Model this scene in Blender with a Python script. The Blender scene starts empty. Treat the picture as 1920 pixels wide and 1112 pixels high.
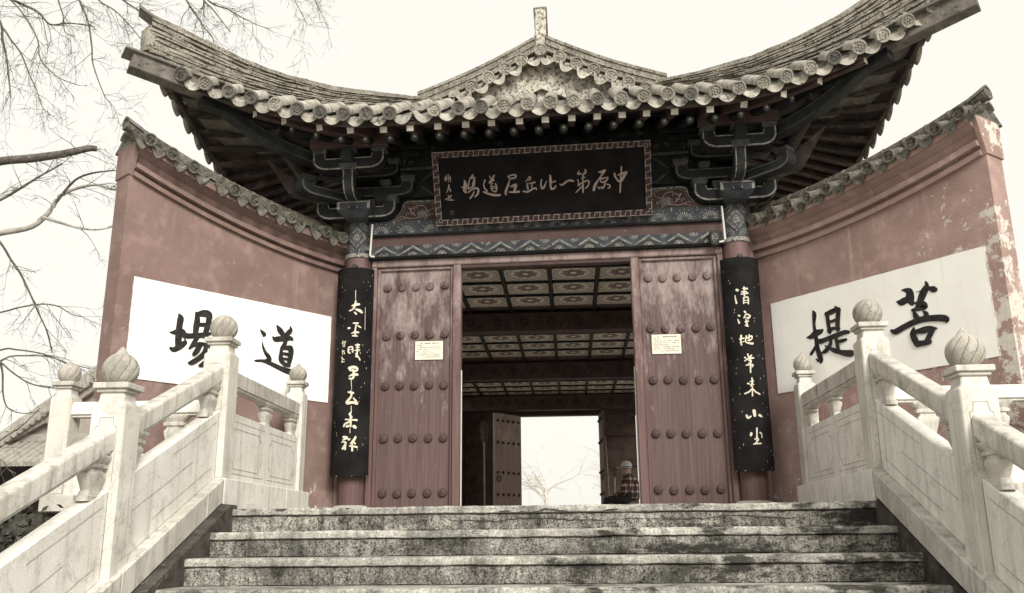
# Chinese temple gate hall at the head of a marble-railed stone stair, overcast winter light.
# World: x right, y away from the viewer, z up; origin on the gate's front plane at floor level. Metres.
import bpy, bmesh, math, random
from mathutils import Vector, Matrix, noise
rnd = random.Random(7)
R = math.radians
sc = bpy.context.scene
col = sc.collection

# ------------------------------------------------------------------ camera, sky, sun, exposure
cam_d = bpy.data.cameras.new('Camera'); cam = bpy.data.objects.new('Camera', cam_d); col.objects.link(cam)
cam_d.sensor_width = 36; cam_d.lens = 36*1706.6/1920; cam_d.clip_start = .05; cam_d.clip_end = 2000
YAW, PITCH, ROLL = .06148, .26041, -.00951
fw = Vector((-math.sin(YAW)*math.cos(PITCH), math.cos(YAW)*math.cos(PITCH), math.sin(PITCH)))
rt = Vector((math.cos(YAW), math.sin(YAW), 0)); up = rt.cross(fw)
rt, up = math.cos(ROLL)*rt+math.sin(ROLL)*up, -math.sin(ROLL)*rt+math.cos(ROLL)*up
cam.matrix_world = Matrix(((rt.x, up.x, -fw.x, .195), (rt.y, up.y, -fw.y, -8.52), (rt.z, up.z, -fw.z, -.214), (0, 0, 0, 1)))
sc.camera = cam

SUN_DIR = Vector((.32, -.72, .50)).normalized()          # towards the sun
wd = bpy.data.worlds.new('World'); sc.world = wd; wd.use_nodes = True
wn, wl = wd.node_tree.nodes, wd.node_tree.links
wn.clear()
sky = wn.new('ShaderNodeTexSky'); sky.sky_type = 'NISHITA'; sky.sun_disc = False
sky.sun_elevation = math.asin(SUN_DIR.z); sky.sun_rotation = math.atan2(SUN_DIR.x, SUN_DIR.y)
sky.dust_density = 4; sky.air_density = 1.5
hs = wn.new('ShaderNodeHueSaturation'); hs.inputs['Saturation'].default_value = .12
bg1 = wn.new('ShaderNodeBackground'); bg1.inputs[1].default_value = .05
bg2 = wn.new('ShaderNodeBackground'); bg2.inputs[0].default_value = (1, .978, .898, 1); bg2.inputs[1].default_value = .378
mxs = wn.new('ShaderNodeMixShader'); mxs.inputs[0].default_value = .88     # thick even cloud over the clear sky
wo = wn.new('ShaderNodeOutputWorld')
wl.new(sky.outputs[0], hs.inputs['Color']); wl.new(hs.outputs[0], bg1.inputs[0])
wl.new(bg1.outputs[0], mxs.inputs[1]); wl.new(bg2.outputs[0], mxs.inputs[2]); wl.new(mxs.outputs[0], wo.inputs[0])
sun_d = bpy.data.lights.new('Sun', 'SUN'); sun_d.energy = 1.5; sun_d.angle = R(28); sun_d.color = (1, .965, .89)
sun = bpy.data.objects.new('Sun', sun_d); col.objects.link(sun)
sun.rotation_euler = (-SUN_DIR).to_track_quat('-Z', 'Y').to_euler(); sun.location = SUN_DIR*20
sc.view_settings.view_transform = 'Standard'; sc.view_settings.look = 'None'
sc.view_settings.exposure = 1.5; sc.view_settings.gamma = 1; sc.view_settings.use_curve_mapping = False
sc.render.engine = 'CYCLES'

# ------------------------------------------------------------------ materials
def nodes_of(name):
    m = bpy.data.materials.new(name); m.use_nodes = True
    nt = m.node_tree
    return m, nt, nt.nodes, nt.links, nt.nodes['Principled BSDF']
class NB:
    """tiny node-building helper"""
    def __init__(s, name):
        s.m, s.nt, s.n, s.l, s.b = nodes_of(name)
        s.pos = s.n.new('ShaderNodeNewGeometry').outputs['Position']
    def noise(s, scale, detail=3, vec=None, rough=.55, dist=0):
        t = s.n.new('ShaderNodeTexNoise'); t.inputs['Scale'].default_value = scale; t.inputs['Detail'].default_value = detail
        t.inputs['Roughness'].default_value = rough; t.inputs['Distortion'].default_value = dist
        s.l.new(vec or s.pos, t.inputs['Vector']); return t.outputs[0]
    def ramp(s, fac, *stops):
        r = s.n.new('ShaderNodeValToRGB'); e = r.color_ramp.elements
        while len(e) < len(stops): e.new(.5)
        for k, (p, c) in enumerate(stops):
            e[k].position = p; e[k].color = (c, c, c, 1) if not isinstance(c, tuple) else (*c, 1)
        s.l.new(fac, r.inputs[0]); return r.outputs[0]
    def mix(s, fac, a, b, mode='MIX'):
        x = s.n.new('ShaderNodeMix'); x.data_type = 'RGBA'; x.blend_type = mode
        for v, i in ((fac, 0), (a, 6), (b, 7)):
            if hasattr(v, 'is_linked') or hasattr(v, 'links'): s.l.new(v, x.inputs[i])
            elif i == 0: x.inputs[0].default_value = v
            else: x.inputs[i].default_value = (*v, 1)
        return x.outputs[2]
    def math(s, op, a, b=0.0, c=None):
        x = s.n.new('ShaderNodeMath'); x.operation = op
        for k, v in enumerate((a, b) if c is None else (a, b, c)):
            if hasattr(v, 'links'): s.l.new(v, x.inputs[k])
            else: x.inputs[k].default_value = v
        return x.outputs[0]
    def sep(s, vec=None):
        x = s.n.new('ShaderNodeSeparateXYZ'); s.l.new(vec or s.pos, x.inputs[0]); return x.outputs
    def mapping(s, scale, vec=None, rot=(0, 0, 0)):
        x = s.n.new('ShaderNodeMapping'); x.inputs['Scale'].default_value = scale; x.inputs['Rotation'].default_value = rot
        s.l.new(vec or s.pos, x.inputs['Vector']); return x.outputs[0]
    def maprange(s, v, a, b, c=0, d=1):
        x = s.n.new('ShaderNodeMapRange'); s.l.new(v, x.inputs[0])
        for k, q in enumerate((a, b, c, d)): x.inputs[k+1].default_value = q
        return x.outputs[0]
    def rand(s):
        return s.n.new('ShaderNodeObjectInfo').outputs['Random']
    def bump(s, h, strength=.3, dist=.01):
        x = s.n.new('ShaderNodeBump'); x.inputs['Strength'].default_value = strength; x.inputs['Distance'].default_value = dist
        s.l.new(h, x.inputs['Height']); s.l.new(x.outputs[0], s.b.inputs['Normal'])
    def out(s, colr, rough=.85, spec=.3):
        if hasattr(colr, 'links'): s.l.new(colr, s.b.inputs['Base Color'])
        else: s.b.inputs['Base Color'].default_value = (*colr, 1)
        s.b.inputs['Roughness'].default_value = rough; s.b.inputs['Specular IOR Level'].default_value = spec
        return s.m

def mottled(name, c1, c2, scale=5, spot=None, sscale=18, st=.62, rough=.85, bump=.25, bscale=70, rand=0.0, fine=.25, spec=.3):
    """two tones, optional spots, fine grain and a little variation from piece to piece"""
    b = NB(name)
    c = b.mix(b.ramp(b.noise(scale, 5), (.34, 0.0), (.66, 1.0)), c1, c2)
    if spot: c = b.mix(b.ramp(b.noise(sscale, 6, rough=.7), (st, 0.0), (st+.07, 1.0)), c, spot)
    g = b.noise(bscale*2.2, 2)
    if fine: c = b.mix(1.0, c, b.ramp(g, (.3, 1-fine), (.7, 1+fine*0)), 'MULTIPLY')
    if rand: c = b.mix(1.0, c, b.ramp(b.rand(), (0, 1-rand), (1, 1.0)), 'MULTIPLY')
    b.bump(b.noise(bscale, 5, rough=.65), bump, .006)
    return b.out(c, rough, spec)

M = {}
def mat_marble(name, lo, hi, dirt, amount):
    """pale marble: cloudy tone, rain streaks running down, pitted grime and hairline veins"""
    b = NB(name)
    c = b.mix(b.ramp(b.noise(3.5, 6, rough=.62), (.32, 0.0), (.68, 1.0)), lo, hi)
    st = b.noise(1.0, 6, b.mapping((15, 15, 1.3)), .66, .4)
    c = b.mix(b.ramp(st, (.50, 0.0), (.74, amount)), c, dirt)
    bl = b.noise(5.5, 8, rough=.72)
    c = b.mix(b.ramp(bl, (.55, 0.0), (.70, amount*.9)), c, dirt)
    vn = b.math('ABSOLUTE', b.math('SUBTRACT', b.noise(2.4, 8, rough=.6, dist=1.2), .5))
    c = b.mix(b.ramp(vn, (.0, .55*amount), (.012, 0.0)), c, (.30, .27, .23))
    c = b.mix(b.ramp(b.noise(55, 6, rough=.7), (.63, 0.0), (.70, .8)), c, (.34, .31, .26))
    c = b.mix(1.0, c, b.ramp(b.noise(160, 2), (.3, .82), (.7, 1.0)), 'MULTIPLY')
    b.bump(b.noise(60, 6, rough=.68), .4, .006)
    return b.out(c, .72, .3)
M['marble'] = mat_marble('white_marble', (.71, .68, .615), (.84, .815, .755), (.43, .40, .345), .68)
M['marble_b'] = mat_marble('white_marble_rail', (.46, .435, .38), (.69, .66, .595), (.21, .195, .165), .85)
M['marble_post'] = mat_marble('white_marble_post', (.58, .55, .485), (.73, .70, .635), (.34, .315, .265), .75)
M['finial_groove'] = mottled('dark_groove', (.10, .09, .075), (.22, .20, .165), 20, None, rough=.9)  # darker tone set along the narrow finial grooves
M['finial'] = mottled('weathered_marble', (.34, .315, .27), (.56, .52, .45), 9, (.26, .24, .2), 20, .57, .8, .5, 70, .1, .3)
M['groove'] = mottled('carved_groove', (.22, .20, .165), (.50, .465, .40), 14, None, rough=.9)
M['flagstone'] = mottled('flagstone', (.42, .395, .35), (.54, .51, .455), 2.5, (.15, .14, .12), 8, .6, .9, .5, 60)
M['earth'] = mottled('courtyard_paving', (.38, .36, .32), (.45, .43, .385), .8, (.30, .28, .245), 4, .6, .95, .6, 30)
M['fill_plaster'] = mottled('stained_mortar', (.03, .027, .023), (.10, .091, .076), 9, (.24, .22, .18), 20, .60, .95, .6, 40)
M['tile'] = mottled('grey_tile', (.33, .305, .258), (.60, .56, .48), 11, (.12, .11, .095), 24, .56, .85, .5, 60, .22, .3)
M['tile_dark'] = mottled('grey_tile_dark', (.16, .15, .13), (.27, .25, .22), 9, (.44, .41, .36), 30, .60, .9, .6, 60, .25, .35)
M['cap_light'] = mottled('tile_end_pale', (.30, .28, .235), (.52, .48, .41), 22, (.12, .11, .09), 38, .54, .85, .7, 90, .4)
M['cap_dark'] = mottled('tile_end_dark', (.12, .11, .10), (.24, .225, .2), 25, (.4, .37, .32), 40, .62, .85, .5, 90, .3)
M['tile_moss'] = mottled('mossy_tile', (.085, .077, .064), (.23, .21, .175), 18, (.52, .49, .42), 48, .585, .95, .8, 60, .25, .4)
M['ridge'] = mottled('ridge_course', (.25, .226, .186), (.46, .425, .355), 11, (.085, .076, .062), 30, .535, .95, 1.2, 40, .3, .5)
M['gable_plaster'] = mottled('gable_plaster', (.40, .37, .31), (.66, .62, .53), 12, (.16, .145, .118), 32, .50, .9, .5, 40)
M['red_beam'] = mottled('red_beam_paint', (.085, .050, .046), (.14, .088, .081), 4, (.60, .55, .5), 19, .665, .7, .3, 50)
M['red_dark'] = mottled('dark_red_paint', (.060, .036, .034), (.10, .060, .056), 5, (.2, .14, .12), 22, .7, .75, .3, 50)
M['blue_paint'] = mottled('slate_blue_paint', (.036, .040, .048), (.075, .081, .092), 8, (.55, .53, .48), 17, .675, .75, .3, 60)
M['green_paint'] = mottled('dull_green_paint', (.018, .020, .020), (.042, .045, .045), 8, (.22, .22, .2), 25, .66, .75, .35, 60)
M['block_paint'] = mottled('grey_green_paint', (.05, .052, .05), (.105, .107, .10), 14, (.3, .3, .27), 28, .62, .75, .35, 60)
M['black_paint'] = mottled('black_green_paint', (.010, .0105, .011), (.026, .0275, .0275), 8, (.10, .10, .095), 30, .68, .7, .3, 60)
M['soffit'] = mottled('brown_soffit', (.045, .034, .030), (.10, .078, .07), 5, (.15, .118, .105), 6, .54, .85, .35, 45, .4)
M['trim'] = mottled('pale_trim_line', (.20, .195, .175), (.42, .40, .36), 30, (.05, .05, .045), 34, .53, .7, .2, 60)
M['trim_dim'] = mottled('dim_trim_line', (.06, .06, .057), (.14, .137, .128), 20, None, rough=.75)
M['trim_faint'] = mottled('faint_trim_line', (.08, .082, .078), (.13, .13, .12), 20, None, rough=.75)
M['rafter_end'] = mottled('pale_rafter_end', (.52, .5, .42), (.66, .63, .54), 12, (.25, .24, .2), 30, .6, .7, .2, 60, .2)
M['gold_ink'] = mottled('faded_gold_paint', (.30, .225, .20), (.42, .33, .29), 18, (.16, .11, .1), 40, .6, .6, .2, 60)
M['cream_ink'] = mottled('cream_paint', (.62, .56, .43), (.74, .68, .55), 18, (.25, .22, .17), 40, .62, .7, .2, 60)
M['ink'] = mottled('black_ink', (.010, .009, .009), (.040, .036, .034), 22, (.09, .082, .075), 60, .64, .75, .3, 60, fine=.4)
M['lacquer'] = mottled('black_lacquer', (.010, .009, .0095), (.021, .0195, .0195), 5, (.11, .10, .09), 38, .71, .8, .25, 80, spec=.06)
M['plaque_board'] = mottled('black_board', (.007, .006, .0065), (.014, .0125, .0125), 5, None, rough=.8, spec=.1)
M['plaque_frame'] = mottled('dark_brown_frame', (.022, .014, .014), (.04, .025, .024), 9, None, rough=.6)
M['fret'] = mottled('fret_gilding', (.23, .165, .145), (.33, .255, .225), 20, None, rough=.6)
M['paper'] = mottled('notice_paper', (.64, .60, .50), (.74, .70, .60), 15, None, rough=.8, fine=.1)
M['print'] = mottled('grey_print', (.14, .13, .11), (.24, .225, .19), 30, None, rough=.8)
M['conduit'] = mottled('white_conduit', (.72, .70, .64), (.8, .78, .72), 20, (.4, .38, .33), 30, .65, .5, .1, 60)
M['iron'] = mottled('dark_iron', (.02, .018, .017), (.05, .045, .04), 30, None, rough=.55)
M['bark'] = mottled('winter_bark', (.075, .066, .056), (.17, .15, .13), 16, (.32, .30, .26), 24, .60, .9, .7, 50)
M['bark_pale'] = mottled('pale_bark', (.36, .335, .29), (.52, .49, .43), 12, (.1, .09, .08), 22, .58, .9, .7, 50)
M['straw'] = mottled('broom_straw', (.10, .08, .062), (.2, .165, .13), 40, None, rough=.95)
M['pole'] = mottled('broom_pole', (.28, .24, .2), (.4, .35, .3), 14, None, rough=.8)
M['inner_wall'] = mottled('brown_boarding', (.10, .068, .06), (.17, .12, .105), 6, None, rough=.8)
M['leaf'] = mottled('evergreen_leaf', (.028, .032, .024), (.06, .065, .048), 9, None, rough=.6, rand=.3)
M['oak'] = mottled('weathered_beam', (.12, .105, .09), (.22, .20, .17), 9, (.05, .045, .04), 20, .58, .9, .8, 50)
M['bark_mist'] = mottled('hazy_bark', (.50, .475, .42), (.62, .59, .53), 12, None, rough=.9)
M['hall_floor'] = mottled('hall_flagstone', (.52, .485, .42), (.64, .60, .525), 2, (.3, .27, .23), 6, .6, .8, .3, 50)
M['far_tile'] = mottled('distant_tile', (.30, .28, .24), (.42, .395, .345), 3, (.28, .26, .22), 6, .6, .9, .4, 20)
M['far_wall'] = mottled('distant_wall', (.30, .26, .23), (.38, .34, .3), 2, None, rough=.9)
M['far_dark'] = mottled('distant_shade_wood', (.045, .04, .036), (.08, .07, .06), 3, None, rough=.9)
M['skin'] = mottled('skin', (.34, .23, .17), (.40, .28, .21), 20, None, rough=.6)
M['cap_wool'] = mottled('pale_knit', (.42, .40, .35), (.55, .53, .47), 60, (.2, .19, .17), 45, .6, .95, .6, 120)
M['trouser'] = mottled('dark_cloth', (.02, .02, .022), (.04, .04, .042), 30, None, rough=.95)

def mat_plaster(name, k):
    """k: colour brightening, raised where less sunlight reaches the wall"""
    b = NB(name); K = lambda *c: tuple(min(.9, v*k) for v in c)
    x, y, z = b.sep()
    n1 = b.noise(2.2, 6, rough=.6); n2 = b.noise(7.5, 5)
    c = b.mix(b.ramp(n1, (.32, 0.0), (.68, 1.0)), K(.200, .131, .114), K(.292, .200, .177))
    c = b.mix(b.ramp(n2, (.52, 0.0), (.76, .75)), c, K(.375, .268, .238))
    # rain-washed pale streaks
    st = b.noise(1.0, 5, b.mapping((9, 9, .8)), .6)
    c = b.mix(b.ramp(st, (.60, 0.0), (.74, .45)), c, K(.44, .335, .295))
    # lime showing where the paint has flaked, most on the outer end of the right wall and low down on the left
    wr = b.math('MULTIPLY', b.maprange(x, 2.7, 3.45, 0, .8), b.maprange(z, 2.7, 1.6, .30, 1))
    wl_ = b.math('MULTIPLY', b.maprange(x, -3.05, -3.5), b.maprange(z, 1.7, .6))
    top = b.math('MULTIPLY', b.maprange(x, 3.36, 3.5), b.maprange(z, 2.62, 2.8))
    low = b.maprange(z, .45, .05, 0, .6)
    w = b.math('MAXIMUM', b.math('MAXIMUM', wr, b.math('MULTIPLY', wl_, .85)), b.math('MAXIMUM', b.math('MULTIPLY', top, .7), low))
    f = b.math('ADD', b.noise(8.5, 10, rough=.74), b.math('MULTIPLY', w, .235))
    pk = b.ramp(f, (.665, 0.0), (.70, 1.0))
    c = b.mix(pk, c, b.mix(b.noise(20, 4), (.56, .50, .43), (.76, .72, .64)))
    c = b.mix(1.0, c, b.ramp(b.noise(190, 2), (.30, .66), (.68, 1.0)), 'MULTIPLY')
    b.bump(b.math('ADD', b.noise(45, 6, rough=.7), b.math('MULTIPLY', pk, -.5)), .35, .006)
    return b.out(c, .92, .2)
M['plaster'] = mat_plaster('red_lime_plaster', 1.0)
M['plaster_brightened'] = mat_plaster('brightened_red_lime_plaster', 1.5)  # right wall: colour brightened to offset the weaker sun there

def mat_panel():
    b = NB('white_limewash')
    c = b.mix(b.ramp(b.noise(3.2, 6, rough=.65), (.3, 0.0), (.72, 1.0)), (.82, .80, .745), (.90, .885, .835))
    c = b.mix(b.ramp(b.noise(1.0, 7, b.mapping((16, 16, .8)), .7), (.58, 0.0), (.72, .45)), c, (.60, .56, .48))
    c = b.mix(b.ramp(b.noise(7, 9, rough=.75), (.66, 0.0), (.70, .5)), c, (.55, .50, .43))
    b.bump(b.noise(40, 4), .12, .004)
    return b.out(c, .9, .2)
M['panel'] = mat_panel()

def mat_step(name, dark, light, stain):
    """granite: crystals at two sizes, tooling marks, tide-marks of dirt and black growth"""
    b = NB(name)
    n = b.noise(80, 4, rough=.8); n0 = b.noise(24, 6, b.mapping((1, 1, .6)), .75)
    base = b.mix(b.ramp(b.math('ADD', b.math('MULTIPLY', n, .62), b.math('MULTIPLY', n0, .38)), (.42, 0.0), (.60, 1.0)), dark, light)
    s = b.ramp(b.noise(1.6, 7, b.mapping((1, 1, 2.2)), .68), (.36, stain+.12), (.58, 1.0))
    s2 = b.ramp(b.noise(1.0, 6, b.mapping((8, 8, 1.0)), .66), (.34, .42), (.52, 1.0))
    c = b.mix(1.0, b.mix(1.0, base, s, 'MULTIPLY'), s2, 'MULTIPLY')
    x, y, z = b.sep()
    gr = b.math('ADD', b.noise(2.3, 9, b.mapping((1, 1, 3)), .74), b.maprange(x, -1.2, 2.4, -.05, .12))
    c = b.mix(b.ramp(gr, (.575, 0.0), (.645, .92)), c, (.026, .024, .02))
    lc = b.noise(13, 9, rough=.78)
    c = b.mix(b.ramp(lc, (.63, 0.0), (.70, .5)), c, (.58, .55, .48))
    b.bump(b.math('ADD', n, b.noise(16, 7, rough=.7)), .9, .010)
    return b.out(c, .92, .25)
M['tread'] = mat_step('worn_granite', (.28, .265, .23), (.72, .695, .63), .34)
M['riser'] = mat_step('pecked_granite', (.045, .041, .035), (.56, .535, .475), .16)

def mat_wood(name, c1, c2, c3, wear):
    """painted boards: vertical grain, paint faded most at the top, drip streaks, scuffs and flaked chips"""
    b = NB(name)
    x, y, z = b.sep()
    g = b.noise(1.0, 7, b.mapping((42, 42, 1.3)), .68, .3)
    c = b.mix(b.ramp(g, (.32, 0.0), (.66, 1.0)), c1, c2)
    fade = b.math('ADD', b.noise(3.0, 9, b.mapping((2.4, 2.4, .85)), .76), b.maprange(z, .2, 2.4, -.20, .15))
    c = b.mix(b.ramp(fade, (.50, 0.0), (.70, wear)), c, c3)
    c = b.mix(b.ramp(b.noise(1.0, 8, b.mapping((20, 20, 1.0)), .74), (.62, 0.0), (.70, .75)), c, (.055, .028, .025))
    c = b.mix(b.ramp(b.noise(1.0, 7, b.mapping((26, 26, .8)), .7), (.71, 0.0), (.77, .4)), c, (.44, .36, .33))
    c = b.mix(b.ramp(b.noise(34, 9, b.mapping((1, 1, .5)), .78), (.69, 0.0), (.71, 1.0)), c, (.60, .54, .49))
    c = b.mix(1.0, c, b.ramp(b.noise(210, 2), (.3, .72), (.7, 1.0)), 'MULTIPLY')
    b.bump(g, .45, .005)
    return b.out(c, .66, .3)
M['door'] = mat_wood('worn_red_door', (.084, .049, .045), (.146, .093, .086), (.38, .305, .283), .9)
M['frame'] = mat_wood('worn_red_frame', (.110, .062, .056), (.175, .108, .099), (.38, .295, .272), .8)
M['stud'] = mat_wood('worn_red_stud', (.05, .027, .025), (.10, .058, .053), (.28, .205, .19), .8)
M['column'] = mat_wood('red_column', (.10, .056, .051), (.155, .092, .084), (.26, .175, .162), .5)
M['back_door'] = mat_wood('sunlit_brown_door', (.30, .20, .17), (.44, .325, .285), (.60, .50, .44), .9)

def mat_coffer():
    """painted coffer: concentric rings and petals about the middle of each panel"""
    b = NB('painted_coffer')
    tc = b.n.new('ShaderNodeTexCoord').outputs['Generated']
    x, y, z = b.sep(tc)
    dx = b.math('SUBTRACT', x, .5); dy = b.math('SUBTRACT', y, .5)
    r = b.math('SQRT', b.math('ADD', b.math('MULTIPLY', dx, dx), b.math('MULTIPLY', dy, dy)))
    a = b.math('ARCTAN2', dy, dx)
    pet = b.math('MULTIPLY', b.math('SINE', b.math('MULTIPLY', a, 8.0)), .035)
    rr = b.math('ADD', r, b.math('MULTIPLY', pet, b.maprange(r, .05, .3)))
    K, D, P, W = (.15, .11, .097), (.40, .315, .275), (.80, .73, .64), (.88, .85, .78)
    rings = b.ramp(rr, (0, W), (.055, W), (.075, D), (.13, K), (.19, D), (.23, K), (.285, P))
    outer = b.ramp(r, (0.0, 0.0), (.33, 0.0), (.345, 1.0), (1, 1.0))
    edge = b.ramp(r, (.34, W), (.375, D), (.40, P), (.43, D), (.50, P), (.56, D), (.62, P))
    c = b.mix(outer, rings, edge)
    c = b.mix(1.0, c, b.ramp(b.noise(60, 4), (.3, .65), (.7, 1.0)), 'MULTIPLY')
    return b.out(c, .8, .2)
M['coffer'] = mat_coffer()

def mat_plaid():
    b = NB('dark_plaid')
    x, y, z = b.sep()
    f = b.math('ADD', b.ramp(b.math('SINE', b.math('MULTIPLY', b.math('ADD', x, y), 52.0)), (.45, 0.0), (.6, 1.0)),
               b.ramp(b.math('SINE', b.math('MULTIPLY', z, 58.0)), (.45, 0.0), (.6, 1.0)))
    c = b.ramp(b.math('MULTIPLY', f, .5), (0, (.05, .034, .032)), (.5, (.17, .11, .10)), (1, (.46, .38, .34)))
    return b.out(c, .95, .1)
M['plaid'] = mat_plaid()

# ------------------------------------------------------------------ geometry helpers
class MB:
    def __init__(s): s.v = []; s.f = []
    def add(s, vs, fs):
        o = len(s.v); s.v += [Vector(p) for p in vs]; s.f += [[i+o for i in f] for f in fs]; return s
    def box(s, x0, x1, y0, y1, z0, z1):
        return s.add([(x0, y0, z0), (x1, y0, z0), (x1, y1, z0), (x0, y1, z0), (x0, y0, z1), (x1, y0, z1), (x1, y1, z1), (x0, y1, z1)],
                     [(0, 3, 2, 1), (4, 5, 6, 7), (0, 1, 5, 4), (1, 2, 6, 5), (2, 3, 7, 6), (3, 0, 4, 7)])
    def hexa(s, a, b):
        """two quads (four corners each, same turning sense) joined by sides"""
        return s.add(list(a)+list(b), [(3, 2, 1, 0), (4, 5, 6, 7), (0, 1, 5, 4), (1, 2, 6, 5), (2, 3, 7, 6), (3, 0, 4, 7)])
    def prism(s, poly, fa, fb):
        """a flat outline placed twice (fa, fb map 2-D points to 3-D) and skinned"""
        n = len(poly)
        return s.add([fa(p) for p in poly]+[fb(p) for p in poly],
                     [list(range(n))[::-1], list(range(n, 2*n))]+[(i, (i+1) % n, n+(i+1) % n, n+i) for i in range(n)])
    def tube(s, pts, rad, n=8, cap=True):
        pts = [Vector(p) for p in pts]; vs = []; fs = []
        rad = rad if isinstance(rad, (list, tuple)) else [rad]*len(pts)
        for i, p in enumerate(pts):
            t = (pts[min(i+1, len(pts)-1)]-pts[max(i-1, 0)]).normalized()
            a = t.cross(Vector((0, 0, 1)) if abs(t.z) < .9 else Vector((1, 0, 0))).normalized(); b = t.cross(a)
            for k in range(n):
                th = 2*math.pi*k/n; vs.append(p+rad[i]*(math.cos(th)*a+math.sin(th)*b))
        for i in range(len(pts)-1):
            for k in range(n): fs.append((i*n+k, i*n+(k+1) % n, (i+1)*n+(k+1) % n, (i+1)*n+k))
        if cap: fs += [list(range(n))[::-1], [(len(pts)-1)*n+k for k in range(n)]]
        return s.add(vs, fs)
    def lathe(s, prof, n=16, c=(0, 0, 0), sx=1, sy=1, fn=None):
        vs = []; fs = []
        for r, z in prof:
            for k in range(n):
                th = 2*math.pi*k/n; q = r*(fn(th, z) if fn else 1)
                vs.append((c[0]+sx*q*math.cos(th), c[1]+sy*q*math.sin(th), c[2]+z))
        m = len(prof)
        for i in range(m-1):
            for k in range(n): fs.append((i*n+k, i*n+(k+1) % n, (i+1)*n+(k+1) % n, (i+1)*n+k))
        fs += [list(range(n))[::-1], [(m-1)*n+k for k in range(n)]]
        return s.add(vs, fs)
    def grid(s, fn, nu, nv):
        vs = [fn(i/nu, j/nv) for j in range(nv+1) for i in range(nu+1)]
        return s.add(vs, [(j*(nu+1)+i, j*(nu+1)+i+1, (j+1)*(nu+1)+i+1, (j+1)*(nu+1)+i) for j in range(nv) for i in range(nu)])
    def slab(s, fn, nu, nv, th):
        """sheet with thickness: fn(u, v) -> top point, th -> downward offset vector"""
        th = Vector(th); top = [Vector(fn(i/nu, j/nv)) for j in range(nv+1) for i in range(nu+1)]
        n = len(top); w = nu+1
        fs = []
        for j in range(nv):
            for i in range(nu):
                a, b, c, d = j*w+i, j*w+i+1, (j+1)*w+i+1, (j+1)*w+i
                fs += [(a, b, c, d), (n+d, n+c, n+b, n+a)]
        for i in range(nu): fs += [(i+1, i, n+i, n+i+1), (nv*w+i, nv*w+i+1, n+nv*w+i+1, n+nv*w+i)]
        for j in range(nv): fs += [(j*w, (j+1)*w, n+(j+1)*w, n+j*w), ((j+1)*w+nu, j*w+nu, n+j*w+nu, n+(j+1)*w+nu)]
        return s.add(top+[p+th for p in top], fs)
    def beam(s, a, b, w, h, upv=(0, 0, 1)):
        """square bar from a to b, w wide, h deep"""
        a, b = Vector(a), Vector(b); t = (b-a).normalized(); sd = t.cross(Vector(upv)).normalized(); u = sd.cross(t)
        q = [(-w/2, -h/2), (w/2, -h/2), (w/2, h/2), (-w/2, h/2)]
        return s.hexa([a+sd*x+u*y for x, y in q], [b+sd*x+u*y for x, y in q])
    def ribbon(s, pts, wid, fmap, off=0.0, ends=True):
        """brush stroke: pts 2-D, wid half widths, fmap(x, z, off) -> 3-D"""
        P = [Vector((p[0], p[1])) for p in pts]; n = len(P); L = []; Rr = []
        for i in range(n):
            t = (P[min(i+1, n-1)]-P[max(i-1, 0)])
            t = t.normalized() if t.length > 1e-9 else Vector((1, 0)); q = Vector((-t.y, t.x))*wid[i]
            L.append(P[i]+q); Rr.append(P[i]-q)
        out = L+Rr[::-1]
        if ends:
            def arc(c, a, b, w):
                d0 = a-c; sg = -1
                return [c+Matrix.Rotation(sg*math.pi*k/5, 2)@d0 for k in range(1, 5)]
            tl = arc(P[-1], L[-1], Rr[-1], wid[-1]); hd = arc(P[0], Rr[0], L[0], wid[0])
        vs = [fmap(p.x, p.y, off) for p in L]+[fmap(p.x, p.y, off) for p in Rr]
        fs = [(i, n+i, n+i+1, i+1) for i in range(n-1)]
        if ends:
            o = len(vs); vs += [fmap(p.x, p.y, off) for p in tl]; fs.append([n-1]+[2*n-1]+list(range(o, o+4))[::-1])
            o = len(vs); vs += [fmap(p.x, p.y, off) for p in hd]; fs.append([n, 0]+list(range(o, o+4))[::-1])
        return s.add(vs, fs)

WM = {}                                                     # world matrix of every object made
def wm(o): return WM[o.name] if o else Matrix()
def tag(o, label=None, cat=None, group=None, kind=None):
    for k, v in (('label', label), ('category', cat), ('group', group), ('kind', kind)):
        if v: o[k] = v
    return o
def mesh(name, mb, mat, smooth=32, bevel=0, centre=True):
    c = Vector((0, 0, 0))
    if centre:
        lo = Vector((min(v[i] for v in mb.v) for i in range(3))); hi = Vector((max(v[i] for v in mb.v) for i in range(3)))
        c = (lo+hi)/2
    me = bpy.data.meshes.new(name); me.from_pydata([v-c for v in mb.v], [], mb.f)
    bm = bmesh.new(); bm.from_mesh(me)
    if bevel:
        es = [e for e in bm.edges if len(e.link_faces) == 2 and e.calc_face_angle(0) > R(40)]
        bmesh.ops.bevel(bm, geom=es, offset=bevel, segments=1, affect='EDGES', clamp_overlap=True)
    bmesh.ops.recalc_face_normals(bm, faces=bm.faces)
    bm.to_mesh(me); bm.free()
    if smooth:
        me.polygons.foreach_set('use_smooth', [True]*len(me.polygons)); me.set_sharp_from_angle(angle=R(smooth))
    me.materials.append(M[mat] if isinstance(mat, str) else mat)
    return me, c
def link(name, me, parent, Mw):
    o = bpy.data.objects.new(name, me); col.objects.link(o)
    if parent: o.parent = parent
    o.matrix_basis = wm(parent).inverted()@Mw
    WM[o.name] = Mw.copy()
    return o
def part(name, mb, mat, parent=None, smooth=32, bevel=0, kind=None):
    me, c = mesh(name, mb, mat, smooth, bevel)
    o = link(name, me, parent, Matrix.Translation(c))
    return tag(o, kind=kind)
def inst(name, me, parent, Mw): return link(name, me, parent, Mw)
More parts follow.
